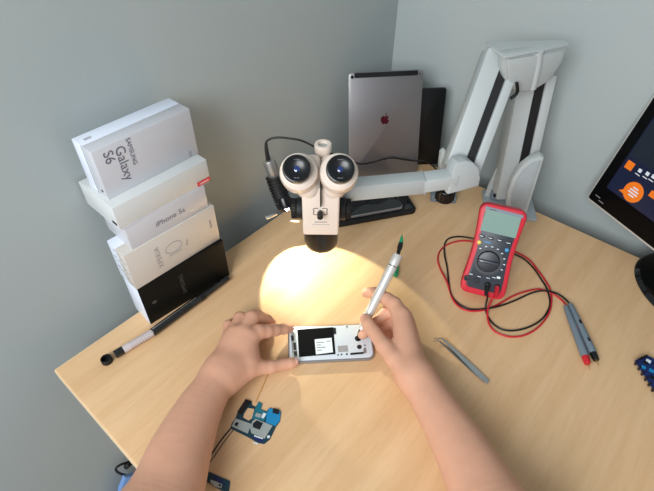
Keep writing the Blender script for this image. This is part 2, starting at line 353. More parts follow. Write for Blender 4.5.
# objective
m = MB(); m.lathe([(0, .1015), (.020, .1015), (.022, .0985), (.0265, .0985), (.0285, .101), (.0295, .108), (.0295, .146), (0, .146)], Matrix.Translation((cx, MY, 0)), n=48)
m.build('objective', 'blackpl', top, world=True)
m = MB(); m.lathe([(0, .0985), (.0215, .0985), (.0215, .102), (0, .102)], Matrix.Translation((cx, MY, 0))); m.build('objective_glass', 'lens', top, world=True)
# body
m = MB(); m.box((cx, MY, .192), (.0595, .060, .098), bev=.004, seg=3); m.build('body', 'cream', top, world=True)
yf = MY-.030
p = at_y(320.3, 211.5, yf)
m = MB()
for dx in (-1, 1):
    m.tube([(p.x+dx*.0035, yf-.0003, p.z+.0065), (p.x+dx*.010, yf-.0003, p.z+.0065), (p.x+dx*.0112, yf-.0003, p.z+.003), (p.x+dx*.0096, yf-.0003, p.z), (p.x+dx*.0112, yf-.0003, p.z-.003), (p.x+dx*.010, yf-.0003, p.z-.0065), (p.x+dx*.0035, yf-.0003, p.z-.0065)], .0006, n=6, sub=2)
m.build('emblem', 'faintink', top, world=True)
m = MB(); m.cone((p.x, yf+.004, p.z), (p.x, yf-.004, p.z), .003, .003); m.cone((p.x, yf-.004, p.z), (p.x, yf-.016, p.z), .0052, .0046, bev=.001); m.build('lock_knob', 'blackpl', top, world=True)
p = at_y(321, 222, yf); m = MB()
for k in range(6): m.box((p.x-.0085+.0034*k, yf-.0001, p.z), (.0024, .0004, .0022))
for k in range(9): m.box((p.x-.0125+.0031*k, yf-.0001, p.z-.0052), (.0022, .0004, .0011))
m.build('body_print', 'paleink', top, world=True)
# prism housings (two lobes) and eyepieces
ax = Vector((0, -.707, .707))
upv = Vector((0, .707, .707))
for s, (ex, ey) in ((-1, (296.6, 168.5)), (1, (340.4, 168.7))):
    d_ = ray(ex, ey); E = CAM+d_*.695                       # centre of the eyecup's face
    hx = cx+s*.0265
    C0 = Vector((hx, MY-.004, .258))
    m = MB()
    # housing: rounded wedge from body up to the eyepiece tube
    c1 = E-ax*.048
    prof = [(0, -.030), (.018, -.029), (.0265, -.022), (.0295, -.008), (.0295, .012), (.0275, .022), (.0225, .026), (0, .026)]
    mm = Matrix.Translation(Vector((c1.x-s*.0015, c1.y, c1.z))) @ ax.to_track_quat('Z', 'Y').to_matrix().to_4x4()
    m.lathe(prof, mm, n=48)
    m.sphere((cx+s*.0185, MY-.004, .240), (.0265, .031, .034), n=32)
    m.box((cx+s*.0135, MY-.006, .252), (.026, .044, .05), bev=.010, seg=4)
    m.build('prism_housing', 'cream', top, world=True)
    m = MB(); m.cone(E-ax*.030, E-ax*.010, .0200, .0195, bev=.0015); m.cone(E-ax*.026, E-ax*.022, .0212, .0212, bev=.0008); m.build('eyepiece_tube', 'cream2', top, world=True)
    qm = Matrix.Translation(E) @ ax.to_track_quat('Z', 'Y').to_matrix().to_4x4()
    m = MB(); m.lathe([(0, -.016), (.0200, -.016), (.0206, -.012), (.0206, -.003), (.0196, .0), (.0178, .0006), (.0165, -.0005), (.0090, -.0042), (0, -.0042)], qm, n=48); ec = m.build('eyecup', 'blackpl', top, world=True)
    m = MB(); m.lathe([(0, -.0036), (.0025, -.0037), (.0042, -.0042), (0, -.0045)], qm); m.build('lens', 'lens', ec, world=True)
    for sgn, rr_ in ((1, .0135), (-1, .0132)):
        m = MB()
        for k in range(4):
            a_ = math.radians(90*sgn+(k-1.5)*9); m.sphere((rr_*math.cos(a_), rr_*math.sin(a_), -.0019), (.0006, .0008, .0003), qm, n=6)
        m.build('dial_print', 'paleink', ec, world=True)
m = MB(); m.box((cx, MY-.0275, .242), (.0022, .020, .062)); m.build('centre_gap', 'blackpl', top, world=True)
# trinocular ring behind the eyepieces
p = at_y(323, 143.5, .655)
m = MB(); m.cone((p.x, p.y, p.z-.040), (p.x, p.y, p.z-.012), .006, .006); m.cone((p.x, p.y, p.z-.060), (p.x, p.y, p.z-.030), .0105, .0105, bev=.001)
m.lathe([(.0085, -.014), (.0128, -.014), (.0135, -.012), (.0135, -.002), (.0125, 0), (.0085, 0), (.0085, -.014)], Matrix.Translation(p), n=40)
m.build('phototube', 'cream', top, world=True)
m = MB(); m.cone((p.x, p.y, p.z-.013), (p.x, p.y, p.z-.005), .0086, .0086); m.build('phototube_glass', 'shield', top, world=True)
m = MB(); m.cone((p.x+.011, p.y-.006, p.z-.028), (p.x+.004, p.y-.003, p.z-.028), .003, .003); m.cone((p.x-.004, p.y-.010, p.z-.030), (p.x-.004, p.y-.004, p.z-.030), .0035, .0035); m.build('set_screw', 'steel', top, world=True)
# focus mount: black, at both sides of the body
zk = at_y(346, 209, MY+.012).z
m = MB(); m.box((cx, MY+.036, zk), (.062, .03, .058), bev=.004); m.build('focus_block', 'blackpl', top, world=True)
for s in (-1, 1):
    m = MB(); m.cone((cx+s*.028, MY+.012, zk), (cx+s*.0415, MY+.012, zk), .019, .019, bev=.002); m.cone((cx+s*.0415, MY+.012, zk), (cx+s*.0505, MY+.012, zk), .0165, .0155, bev=.002)
    for k in range(20):
        a_ = 2*math.pi*k/20; m.box((cx+s*.046, MY+.012+.0163*math.cos(a_), zk+.0163*math.sin(a_)), (.008, .0015, .0015))
    m.build('focus_knob', 'blackrub', top, world=True)
# articulated arm
J = at(462, 178, .18)
arm = root('articulated_arm', 'light grey articulated support arm clamped to the desk edge and carrying the microscope', 'support arm', at(515, 203))
def beam(name, a, b, wv, w, t, mname, parent, bev=.003, off=0.0):
    d = (b-a); L = d.length; d = d.normalized(); wv = (wv-d*wv.dot(d)).normalized(); n = d.cross(wv)
    m = MB(); m.box((L/2, off, 0), (L, w, t), basis(a, d, wv, n), bev=bev); return m.build(name, mname, parent, world=True), d, wv, n, L
ma = at_y(338, 190.5, .672); mb = J+Vector((-.012, -.004, .004))
knee = at(423, 182.5, .176)
m = MB()
for a, b, w in ((ma, knee, .031), (knee-(knee-ma).normalized()*.004, mb, .027)):
    d = (b-a); L = d.length; d = d.normalized(); wv = Z.cross(d).normalized(); n = d.cross(wv)
    m.box((L/2, 0, 0), (L, .030, w), basis(a, d, wv, n), bev=.003)
m.build('microscope_bar', 'greyarm', arm, world=True)
m = MB(); d = (mb-knee).normalized(); m.box((0, 0, 0), (.003, .031, .033), basis(knee, d, Z.cross(d).normalized(), d.cross(Z.cross(d).normalized())), bev=.001); m.build('bar_collar', 'greyarm2', arm, world=True)
m = MB(); m.cone((ma.x-.002, ma.y, ma.z-.03), (ma.x-.002, ma.y, ma.z+.03), .014, .014, bev=.002); m.build('mount_pin', 'greyarm2', arm, world=True)
# elbow cap
ez = .365
eTL = at(504.5, 56, ez); eTR = at(567.5, 44.5, ez)
e1 = (eTR-eTL); EW = e1.length; e1.normalize(); e2 = Vector((-e1.y, e1.x, 0))          # back
if e2.y < 0: e2 = -e2
def far(x, y, p, dist):
    best = None
    for k in range(400):
        q = at(x, y, .40-.0005*k)
        if (q-CAM).length > (p-CAM).length and (best is None or abs((q-p).length-dist) < abs((best-p).length-dist)): best = q
    return best
cb = far(487.0, 42.5, eTL, .062)
e3 = (eTL-cb).normalized()                       # toward the viewer, slightly rising
capm = basis(eTL, e1, Z, e3)
Dn = e1.cross(Z); Dn = Dn if Dn.y < 0 else -Dn
pinv = basis(eTL, e1, Z, Dn).inverted()
pts = [tuple((pinv @ hit(x, y, eTL, Dn))[:2]) for x, y in ((504.5, 54.5), (567.5, 44.5), (566.5, 51), (562, 62), (554, 74), (546, 82), (536, 88), (526, 91.5), (517, 91.5), (509, 87), (504, 77), (503, 65))]
def cappiece(pl_, h, z0, bev, name, mname, taper=True):
    m = MB(); m.prism(pl_, h, z0=z0, bev=bev)
    for v in m.bm.verts:
        if taper and v.co.z < -.024: v.co.z *= 1-.70*min(1, max(0, v.co.x/EW))
    bmesh.ops.transform(m.bm, matrix=capm, verts=m.bm.verts); return m.build(name, mname, arm, world=True)
cappiece(pts, .018, -.018, .0015, 'elbow_cap', 'greyarm')
ctr = (sum(p_[0] for p_ in pts)/len(pts), sum(p_[1] for p_ in pts)/len(pts))
cappiece([(ctr[0]+(x-ctr[0])*.88, ctr[1]+(y-ctr[1])*.86-.002) for x, y in pts], .007, -.001, .003, 'cap_plate', 'greyarm', False)
rg = [(capm @ Vector((*tuple((pinv @ hit(x, y, eTL, Dn))[:2]), .0045))) for x, y in ((538.5, 51), (537.5, 62), (535, 74), (531.5, 88))]
m = MB(); m.tube([p_-e3*.0035 for p_ in rg], .0078, n=16); m.build('cap_ridge', 'greyarm', arm, world=True)
cappiece([(-.002, -.003), (EW+.002, -.003), (EW+.002, .0015), (-.002, .0015)], .066, -.062, .0008, 'cap_top', 'greyarm')
def strut(a, b, w, t, wv, strip_off, strip_w, rail_w):
    d = (b-a); L = d.length; d = d.normalized(); wv = (wv-d*wv.dot(d)).normalized(); n = wv.cross(d)
    if n.dot(CAM-a) < 0: n = -n
    B = basis(a, d, wv, n)
    m = MB(); m.box((L/2, 0, -t/2), (L, w, t), B, bev=.004); ob = m.build('arm_beam', 'greyarm', arm, world=True)
    m = MB(); m.box((L/2, strip_off, .0003), (L*.98, strip_w, .0025), B); m.build('black_strip', 'blackrub', ob, world=True)
    m = MB(); m.box((L/2, strip_off+strip_w/2+rail_w/2+.001, -.006), (L, rail_w, .02), B, bev=.002); m.build('arm_rail', 'greyarm', ob, world=True)
view = (at(500, 120, .25)-CAM).normalized()
# upper (front) arm: elbow -> joint
Ua = hit(504.5, 52, eTL-Dn*.028, Dn); Ub = at(461, 170, .185)
strut(Ua, Ub, .058, .040, CR, .0095, .015, .016)
# lower (rear) arm: base -> elbow
La = hit(537, 76, eTL-Dn*.040, Dn); Lb = at(511, 200, .03)
strut(La, Lb, .064, .045, CR, .0090, .017, .018)
# base bracket
bb = at(508, 212, 0)
base_c = (at(535, 212)+at(484, 207))/2
ub = (at(535, 212)-at(484, 207)).normalized(); vb = Vector((-ub.y, ub.x, 0))
m = MB(); m.box((-.002, .0, .004), (.11, .09, .008), basis(base_c+vb*.010, ub, vb, Z), bev=.002); m.build('base_plate', 'greyarm2', arm, world=True)
def plate(pix, zl, thick, side, name, mname):      # pix: outline in the vertical plane through a base point
    n = (-vb); p0 = zl
    P3 = [hit(x, y, p0, n) for x, y in pix]
    B = basis(p0, ub, Z, ub.cross(Z))
    inv = B.inverted(); pts = [(inv @ q)[:2] for q in P3]
    m = MB(); m.prism(pts, thick, B, z0=-thick, bev=.002); return m.build(name, mname, arm, world=True)
plate([(544, 158), (540.5, 156.5), (530, 160), (521, 167), (513, 178), (508, 191), (506, 204), (507, 213), (527, 213)], base_c-vb*.035, .018, 1, 'side_cover', 'greyarm')
plate([(541, 161), (532, 164), (523, 171), (516, 182), (512, 194), (511, 209), (525, 210)], base_c-vb*.0395, .004, 1, 'side_cover', 'greyarm2')
plate([(496.5, 168), (489, 184), (482.5, 203), (487, 207), (498, 206), (500, 172)], base_c+vb*.03, .008, 1, 'side_cover', 'greyarm')
m = MB(); q = at(496.5, 200, .02); m.box((0, 0, 0), (.022, .02, .026), basis(q+vb*.02, ub, vb, Z), bev=.006, seg=3); m.build('bracket_block', 'probe', arm, world=True)
m = MB(); q = at(494.5, 194.5, .035); m.cone(q, q-vb*.006, .003, .003); m.build('hex_screw', 'blackpl', arm, world=True)
m = MB(); q = at(515, 88, .31); m.tube([q+Vector((0, 0, .01)), q+Vector((.006, 0, -.008)), q+Vector((-.003, 0, -.02))], .003, n=8); m.build('pivot_hook', 'blackpl', arm, world=True)
# joint J covers
n_ = -CF.copy(); n_.z = 0; n_.normalize(); uj = Vector((1, 0, 0))
def plate2(pix, p0, thick, name, mname):
    nn = Vector((.25, -1, .15)).normalized(); ux = Z.cross(nn)*-1; ux = nn.cross(Z).normalized()*-1; uy = nn.cross(ux)
    B = basis(p0, ux, uy, nn); inv = B.inverted()
    pts = [(inv @ hit(x, y, p0, nn))[:2] for x, y in pix]
    m = MB(); m.prism(pts, thick, B, z0=-thick, bev=.0025); return m.build(name, mname, arm, world=True)
plate2([(454, 168), (458, 163), (465, 161), (473, 162.5), (479, 168), (480.5, 178), (479, 186), (462, 191), (448, 194.5)], at(465, 178, .165)+Vector((0, -.035, .0)), .028, 'joint_cover', 'greyarm')
plate2([(445.5, 150), (442, 153), (440.5, 165), (441, 180), (447, 184), (452, 170), (449, 157)], at(447, 165, .18)+Vector((0, .04, 0)), .014, 'joint_cover', 'greyarm')
q = at(445, 194.5, .128)
m = MB(); m.cone(q+Z*.014, q-Z*.012, .0165, .0165, bev=.003)
for k in range(14):
    a_ = 2*math.pi*k/14; m.cone(q+Vector((.0165*math.cos(a_), .0165*math.sin(a_), .010)), q+Vector((.0165*math.cos(a_), .0165*math.sin(a_), -.009)), .002, .002, n=8)
m.cone(q+Z*.014, q+Z*.05, .008, .008); m.build('clamp_knob', 'blackpl', arm, world=True)
# pale blue box on the desk below the joint
q0 = at(433, 204); q1 = at(460, 206.5)
m = MB(); m.box((.024, .03, .009), (.056, .05, .018), basis(at(432, 203.5), (q1-q0).normalized(), Z.cross((q1-q0).normalized()), Z), bev=.003)
tag(m.build('small_case', 'probe', None, top=True), 'small blue-grey case on the desk below the arm joint', 'case')
# ------------------------------------------------------------------ gooseneck LED lamp at the left of the microscope
def pl(x, y, Y): return at_y(x, y, Y)
LP = pl(288, 211.5, .7148)
BD = Vector((math.sin(math.radians(40.2))*math.cos(math.radians(-58.7)), math.sin(math.radians(40.2))*math.sin(math.radians(-58.7)), -math.cos(math.radians(40.2))))
lamp = root('inspection_lamp', 'black gooseneck lamp with a lit white bulb beside the left of the microscope', 'lamp', LP)
g0 = pl(274.5, 176, .755); g1 = pl(279, 192, .745); g2 = pl(284, 204, .730)
m = MB(); pts = []
NS = 11
for k in range(NS):
    t_ = k/(NS-1); p_ = (g0*(1-t_)**2+g1*2*t_*(1-t_)+g2*t_*t_); pts.append(p_)
for k in range(NS-1):
    a, b = pts[k], pts[k+1]; rr_ = .0175-.001*k/NS; m.cone(a, a.lerp(b, .55), rr_, rr_, n=24, bev=.001); m.cone(a.lerp(b, .5), b, rr_*.84, rr_*.84, n=24)
m.build('gooseneck', 'blackrub', lamp, world=True)
s1 = pl(268.5, 160, .76)
m = MB(); m.cone(g0, s1, .0118, .0116, bev=.001); m.build('metal_sleeve', 'silver', lamp, world=True)
m = MB(); hb = LP-BD*.006
m.cone(g2, g2.lerp(hb, .6)-BD*.004, .0165, .0155, bev=.002); m.cone(hb-BD*.022, hb, .0125, .0115, bev=.0015); m.cone(hb-BD*.02, pl(300, 208, .735), .009, .009)
m.build('lamp_head', 'blackpl', lamp, world=True)
m = MB(); m.sphere(LP-BD*.0055, .0040); m.build('bulb', 'led', lamp, world=True)
m = MB(); a = pl(277, 213.5, .725); b_ = pl(266, 218, .715); m.cone(a, b_, .0032, .0038, bev=.0008); m.build('lever', 'silver', lamp, world=True)
m = MB(); a = pl(290, 220.8, .72); b_ = pl(299, 221.6, .72); m.cone(a, b_, .0018, .0018); m.build('clip_screw', 'silver', lamp, world=True)
cab = [s1+Vector((0, 0, -.004)), pl(266.5, 150, .762), pl(266, 143, .765), pl(270, 139, .765), pl(279, 137.5, .765), pl(290, 138.5, .765), pl(301, 140.5, .765), pl(313, 146, .77), pl(322, 151, .775), pl(331, 153.5, .78), pl(343, 156, .80), pl(352, 160.5, .83), pl(361, 164, .87), pl(374.6, 161.8, .92)]
mw = WM[ip.name]; nn = mw.to_3x3() @ Vector((0, 0, 1)); pp = mw.translation+nn*.004
for x, y in ((384, 159), (392, 157.8), (404, 159.5), (416, 161)): cab.append(hit(x, y, pp, nn))
cab += [at(424, 161, .04), at(433, 166, .015), at(440, 175, .004), at(447, 184, .004)]
m = MB(); m.tube(cab, .0019, n=10, sub=5); m.build('power_cable', 'wireblack', lamp, world=True)
m = MB(); m.tube(cab[:3], lambda t_: .0045-.002*t_, n=12, sub=5); m.build('strain_relief', 'blackrub', lamp, world=True)
# ------------------------------------------------------------------ multimeter
a = math.radians(-18.8); tl = math.radians(30.7)
u = Vector((math.cos(a), math.sin(a), 0)); bk = Vector((-math.sin(a), math.cos(a), 0)); up = Z*math.cos(tl)+bk*math.sin(tl); n = u.cross(up)
MW, MH = .076, .159
o_ = Vector((.2452, .594, .022))
mm_ = root('multimeter', 'red and charcoal digital multimeter propped up on the desk', 'multimeter', (0, 0, 0), mtx=basis(o_, u, up, n))
def ml(px, py, off=0.0):
    q = WM[mm_.name]; nn = q.to_3x3() @ Vector((0, 0, 1)); return q.inverted() @ hit(px, py, q.translation+nn*off, nn)
def waist(w, h, rad, s=0.0):
    pts = rrect(w, h, rad, n=5); out = []
    # add mid points for the slight waist
    res = []
    for i in range(len(pts)):
        p_, q_ = pts[i], pts[(i+1) % len(pts)]
        res.append(p_)
        if abs(p_[1]-q_[1]) > h*.4:
            for k in range(1, 8): res.append((p_[0]+(q_[0]-p_[0])*k/8, p_[1]+(q_[1]-p_[1])*k/8))
    for x, y in res:
        tt = y/h; dx = s*math.sin(math.pi*min(1, max(0, (tt-.15)/.75)))
        out.append((x+(dx if x < w/2 else -dx), y))
    return out
m = MB(); m.prism(waist(MW+.004, MH+.008, .014, .004), .034, z0=-.034, bev=.005, mtx=Matrix.Translation((-.002, -.006, 0))); m.build('holster', 'metred', mm_)
m = MB(); m.prism(waist(MW-.014, MH-.014, .008, .0035), .0016, mtx=Matrix.Translation((.007, .006, 0)), z0=-.001, bev=.0004); fc = m.build('face', 'metface', mm_)
c4 = [ml(486.5, 207.8), ml(521.8, 216.5), ml(515.5, 238.3), ml(480, 230)]
m = MB(); m.prism([(q.x, q.y) for q in c4], .0012, z0=.0004, bev=.0003); m.build('display', 'lcd', mm_, smooth=False)
c4 = [ml(485.8, 206), ml(523.5, 215.3), ml(523, 218.2), ml(485, 209)]
m = MB(); m.prism([(q.x, q.y) for q in c4], .0014, z0=.0006); m.build('brand_band', 'probe', mm_, smooth=False)
q = ml(493, 209.7); m = MB(); m.box((q.x, q.y, .0021), (.012, .0016, .0003)); m.build('band_print', 'faintink', mm_)
dcn = ml(488.3, 261.3)
m = MB(); m.cone((dcn.x, dcn.y, .0004), (dcn.x, dcn.y, .0014), .0250, .0250, n=48); m.build('dial_ring', 'metdark', mm_)
m = MB(); m.cone((dcn.x, dcn.y, .001), (dcn.x, dcn.y, .006), .0200, .0185, n=40, bev=.001); dl = m.build('dial', 'metdark', mm_)
m = MB(); m.box((dcn.x, dcn.y, .008), (.036, .006, .006), bev=.0015); m.build('dial_grip', 'metface', dl)
m = MB(); m.box((dcn.x-.012, dcn.y, .0112), (.005, .0008, .0005)); m.build('pointer', 'label', dl)
m = MB()
for k in range(11):
    a_ = math.radians(-20+22*k); rr_ = .0272
    x_, y_ = dcn.x+rr_*math.cos(a_), dcn.y+rr_*math.sin(a_)
    if abs(x_-MW/2) < MW/2-.010: m.box((x_, y_, .0009), (.0034, .0016, .0004))
m.build('dial_marks', 'label', mm_)
for i, (x, y) in enumerate(((481.7, 235.8), (490.5, 238), (499.7, 240.3), (508.6, 243))):
    q = ml(x, y); m = MB(); m.prism(rrect(.0105, .0048, .002, q.x-.0052, q.y-.0024), .0016, z0=.0006, bev=.0005); bt = m.build('button', 'metdark', mm_)
    m = MB(); m.box((q.x, q.y, .0023), (.006, .0011, .0003)); m.build('button_print', 'label', bt)
q = ml(479.2, 242.2); m = MB(); m.cone((q.x, q.y, .0004), (q.x, q.y, .0024), .0037, .0034, bev=.0005); tag(m.build('button', 'yellow', mm_), 'round yellow button')
q = ml(506.8, 250); m = MB(); m.cone((q.x, q.y, .0004), (q.x, q.y, .0024), .0037, .0034, bev=.0005); tag(m.build('button', 'blue', mm_), 'round blue button')
q = ml(487.5, 242.2); m = MB(); m.box((q.x, q.y, .0009), (.012, .0016, .0004)); m.build('face_print', 'blue', mm_)
for x, y in ((466.8, 277.8), (476.7, 280.5), (487.3, 284.5), (497.0, 287.0)):
    q = ml(x, y); m = MB(); m.lathe([(.0022, .0004), (.0055, .0004), (.0055, .0022), (.0048, .0028), (.0030, .0028), (.0022, .0004)], Matrix.Translation((q.x, q.y, 0)), n=24); m.build('socket', 'blackpl', mm_)
m = MB()
for x, y in ((471, 274), (479, 276.5), (488, 278), (494, 277.5)):
    q = ml(x, y); m.box((q.x, q.y, .0009), (.006, .0011, .0004))
q = ml(498.5, 277.5); m.box((q.x, q.y, .0009), (.006, .004, .0004)); m.build('socket_print', 'label', mm_)
# rear stand
m = MB(); b1 = o_+u*MW/2+up*MH*.75-n*.034; b2 = Vector((b1.x, b1.y, 0))+bk*.055+Z*.003
d = (b2-b1); L = d.length; d.normalize(); m.box((L/2, 0, 0), (L, .045, .004), basis(b1, d, u, d.cross(u)), bev=.001); m.build('rear_stand', 'metred', mm_, world=True)
# test leads
def lead(name, label, pts, wire, plugpix, body, p_a, p_b, capm_, tipend, zlift):
    r = root(name, label, 'test lead', at(p_a[0], p_a[1]), group='test leads of the multimeter')
    m = MB(); m.tube(pts, .0017, n=10, sub=6); m.build('cable', wire, r, world=True)
    P0 = WM[mm_.name] @ (ml(*plugpix)+Vector((0, 0, .001)))
    nn = WM[mm_.name].to_3x3() @ Vector((0, 0, 1)); dn = (nn*.8-up*.6).normalized()
    m = MB(); m.cone(P0, P0+nn*.010, .0045, .0042, bev=.0006); m.cone(P0+nn*.009, P0+nn*.006+dn*.022, .0046, .0026, bev=.0006); m.build('plug', wire, r, world=True)
    A = at(p_a[0], p_a[1], zlift); B = at(p_b[0], p_b[1], zlift); d = (B-A).normalized(); Lx = (B-A).length
    m = MB(); m.lathe([(0, 0), (.0034, .0), (.0046, .006), (.0058, Lx*.35), (.0063, Lx*.7), (.0065, Lx*.97), (.0058, Lx), (0, Lx)], Matrix.Translation(A) @ d.to_track_quat('Z', 'Y').to_matrix().to_4x4(), n=20); pb = m.build('probe_body', body, r, world=True)
    m = MB(); m.cone(B, B+d*.014, .0060, .0050, bev=.0006); m.build('tip_guard', capm_, r, world=True)
    m = MB(); m.cone(B+d*.014, B+d*.024, .0009, .0004, n=10); m.build('needle', 'gold', r, world=True)
    return r, A, B, pb
S_b = WM[mm_.name] @ (ml(487.3, 284.5)+Vector((0, 0, .001))); S_r = WM[mm_.name] @ (ml(497.0, 287.0)+Vector((0, 0, .001)))
nn = WM[mm_.name].to_3x3() @ Vector((0, 0, 1)); dn = (nn*.8-up*.6).normalized()
zb = .0018
blk = [S_b+nn*.006+dn*.02, at(487.5, 297, .022), at(485.5, 309, zb), at(490, 320, zb), at(498, 327.5, zb), at(507.4, 330.5, zb), at(518, 330, zb), at(528.8, 327, zb), at(539, 321.5, zb), at(546, 314, zb), at(550, 303, zb), at(547, 289, zb+.001), at(541, 279, zb), at(535, 270, zb), at(526, 260.5, zb), at(516.6, 255, zb), at(505, 250, zb), at(485, 242, zb), at(464.7, 237, zb), at(451, 237.6, zb), at(445, 243, zb), at(444.5, 254, zb), at(447, 267, zb), at(449.5, 288, zb), at(452.5, 297, zb), at(459, 304, zb), at(468, 308.5, zb), at(477, 309.4, zb), at(491, 308, zb+.0035), at(504.4, 304.5, zb), at(517, 299.5, zb), at(529, 294, zb), at(538, 291.3, zb+.002), at(547, 291, zb+.0045), at(557, 293.5, zb), at(564, 298, zb+.001), at(570, 304, .006)]
red = [S_r+nn*.006+dn*.02, at(493, 298, .016), at(487.6, 310, zb+.005), at(488.5, 322, zb), at(493, 329.5, zb), at(501, 334.5, zb), at(512, 336.8, zb), at(523, 335.5, zb), at(533, 331, zb), at(542, 323.5, zb), at(549, 313, zb), at(551.5, 302, zb), at(550.5, 290, zb), at(545, 280, zb), at(537, 269, zb), at(527, 258, zb), at(505, 247, zb), at(485, 243.5, zb), at(464.7, 240.7, zb), at(451, 243, zb), at(441.5, 249, zb), at(437.8, 258, zb), at(440, 268, zb), at(446.5, 281, zb+.0035), at(449.5, 290, zb), at(453.5, 300.5, zb), at(461, 308, zb), at(471, 311, zb), at(484, 310, zb), at(496, 305.5, zb), at(511, 297, zb), at(523, 292.2, zb), at(538, 289, zb), at(547, 291.5, zb), at(556, 295.6, zb), at(562, 300.5, zb), at(566.5, 305.5, .006)]
r1, A1, B1, pb1 = lead('test_lead', 'black test lead looping from the multimeter, its grey probe with a black tip guard', blk, 'wireblack', (487.3, 284.5), 'probe', (570, 304), (593, 353), 'blackpl', None, .0066)
d = (B1-A1).normalized()
for t_ in (.42, .78):
    m = MB(); q = A1.lerp(B1, t_)+Z*.0052; m.box((0, 0, 0), (.008, .004, .003), basis(q, d, Z.cross(d).normalized(), Z), bev=.001)
    m.build('grip_insert', 'blackpl', r1, world=True)
r2, A2, B2, pb2 = lead('test_lead', 'red test lead looping from the multimeter, its grey probe with a red tip guard', red, 'wirered', (497.0, 287.0), 'probe', (565.5, 306), (585, 356.5), 'wirered', None, .0066)
d = (B2-A2).normalized()
for t_ in (.45, .8):
    m = MB(); q = A2.lerp(B2, t_)-Z.cross(d).normalized()*-.0045+Z*.002; m.box((0, 0, 0), (.010, .003, .003), basis(q, d, Z.cross(d).normalized(), Z), bev=.001)
    m.build('grip_insert', 'wirered', r2, world=True)
# ------------------------------------------------------------------ tweezers
a = at(441, 340, .004); b_ = at(488, 382.5, .004); d = (b_-a); L = d.length; d.normalize(); w_ = Vector((-d.y, d.x, 0))
tw = root('tweezers', 'steel curved-tip tweezers lying on the desk right of the right hand', 'tweezers', at(465, 361))
for s in (-1, 1):
    m = MB(); N = 14; pl_ = []
    t0 = at(433.6, 339 if s > 0 else 341, .004)
    top_ = []; bot_ = []
    for k in range(N+1):
        t_ = k/N; c_ = a+d*(L*t_)+Z*(.0028*s*(1-t_)**.9)+w_*(s*.0022*(1-t_))
        hw = .0012+.0032*min(1, t_*1.6); hw *= 1 if t_ < .93 else .8
        top_.append((c_, hw))
    c0 = t0+Z*(.001*s); seq = [(c0, .0004), (c0.lerp(a, .5)+w_*.0012, .0008)]+top_
    bm = m.bm; prev = None
    for c_, hw in seq:
        vs = [bm.verts.new(c_+w_*hw*sx+Z*.0006*sz) for sx, sz in ((-1, -1), (1, -1), (1, 1), (-1, 1))]
        if prev:
            for i in range(4): bm.faces.new((prev[i], prev[(i+1) % 4], vs[(i+1) % 4], vs[i]))
        else: bm.faces.new(vs[::-1])
        prev = vs
    bm.faces.new(prev); bmesh.ops.recalc_face_normals(bm, faces=bm.faces[:])
    m.build('arm', 'steel', tw, world=True)
m = MB(); m.box((L*.96, 0, 0), (L*.09, .006, .0034), basis(a, d, w_, Z), bev=.0008); m.build('joined_end', 'steel', tw, world=True)
# ------------------------------------------------------------------ monitor
zb_ = .06; a = at(585, 198, zb_); b_ = at(654, 252, zb_); u = (b_-a).normalized(); bk = Vector((-u.y, u.x, 0)); tl = math.radians(13); up = Z*math.cos(tl)+bk*math.sin(tl); n = u.cross(up)
mo = root('monitor', 'glossy black computer monitor with an orange and navy screen at the right edge', 'monitor', (0, 0, 0), mtx=basis(a, u, up, n))
VW, VH = .52, .30
m = MB(); m.prism(rrect(VW, VH, .008), .012, z0=-.014, bev=.002); m.build('silver_edge', 'pensilver', mo)
m = MB(); m.prism(rrect(VW-.010, VH-.010, .005, .005, .005), .004, z0=-.003, bev=.001); m.build('bezel', 'bezel', mo)
m = MB(); m.box((VW/2, VH/2, -.026), (VW*.7, VH*.6, .024), bev=.008); m.build('rear_housing', 'blackpl', mo)
def vl(px, py, off=.001):
    q = WM[mo.name]; nn = q.to_3x3() @ Vector((0, 0, 1)); return q.inverted() @ hit(px, py, q.translation+nn*off, nn)
s0 = vl(630, 154.5); sx0 = vl(612, 178).x; sy0 = vl(654, 222).y
sl = .5*(vl(630, 154.5).x+vl(644, 130).x)
m = MB(); m.box(((sl+VW-.02)/2, (sy0+VH-.02)/2, .0012), (VW-.02-sl, VH-.02-sy0, .0008)); scr = m.build('screen', 'screen', mo)
py0 = vl(630, 155.5).y
m = MB(); m.box(((sl+VW-.02)/2+.001, (py0+VH-.022)/2, .0017), (VW-.024-sl, VH-.022-py0, .0003)); m.build('screen_panel', 'panel', scr)
q = vl(633.4, 192.3); qe = vl(644.6, 194.5); R_ = (Vector(q)-Vector(qe)).length*.92
m = MB(); m.prism([(q.x+R_*math.cos(k*math.pi/16), q.y+R_*math.sin(k*math.pi/16)) for k in range(32)], .0004, z0=.0016)
m.prism([(q.x-R_*.86, q.y-R_*.2), (q.x-R_*1.32, q.y-R_*.62), (q.x-R_*.72, q.y-R_*.66)], .0003, z0=.0016); ob = m.build('speech_bubble', 'orange', scr, smooth=False)
m = MB()
for k, w2 in enumerate((.6, .95, 1.05, .6)):
    m.box((q.x+.0005, q.y+R_*(.42-.27*k), .0022), (R_*w2, R_*.13, .0003))
m.build('bubble_text', 'icon', ob)
q = vl(630, 165.5); m = MB(); m.box((q.x, q.y, .0019), (R_*.80, R_*.80, .0004)); m.build('tile', 'orange', scr)
q2_ = vl(652.6, 194.3); m = MB(); m.box((q2_.x+.004, q2_.y, .0019), (R_*.9, R_*.6, .0004)); m.build('tile', 'orange', scr)
for x, y in ((640.3, 170.7), (647.8, 173.8), (653.8, 176.6)):
    q = vl(x, y); m = MB(); m.box((q.x, q.y, .0019), (R_*.34, R_*.34, .0004)); m.box((q.x, q.y-R_*.42, .0019), (R_*.5, R_*.08, .0003)); m.build('icon', 'icon', scr)
m = MB()
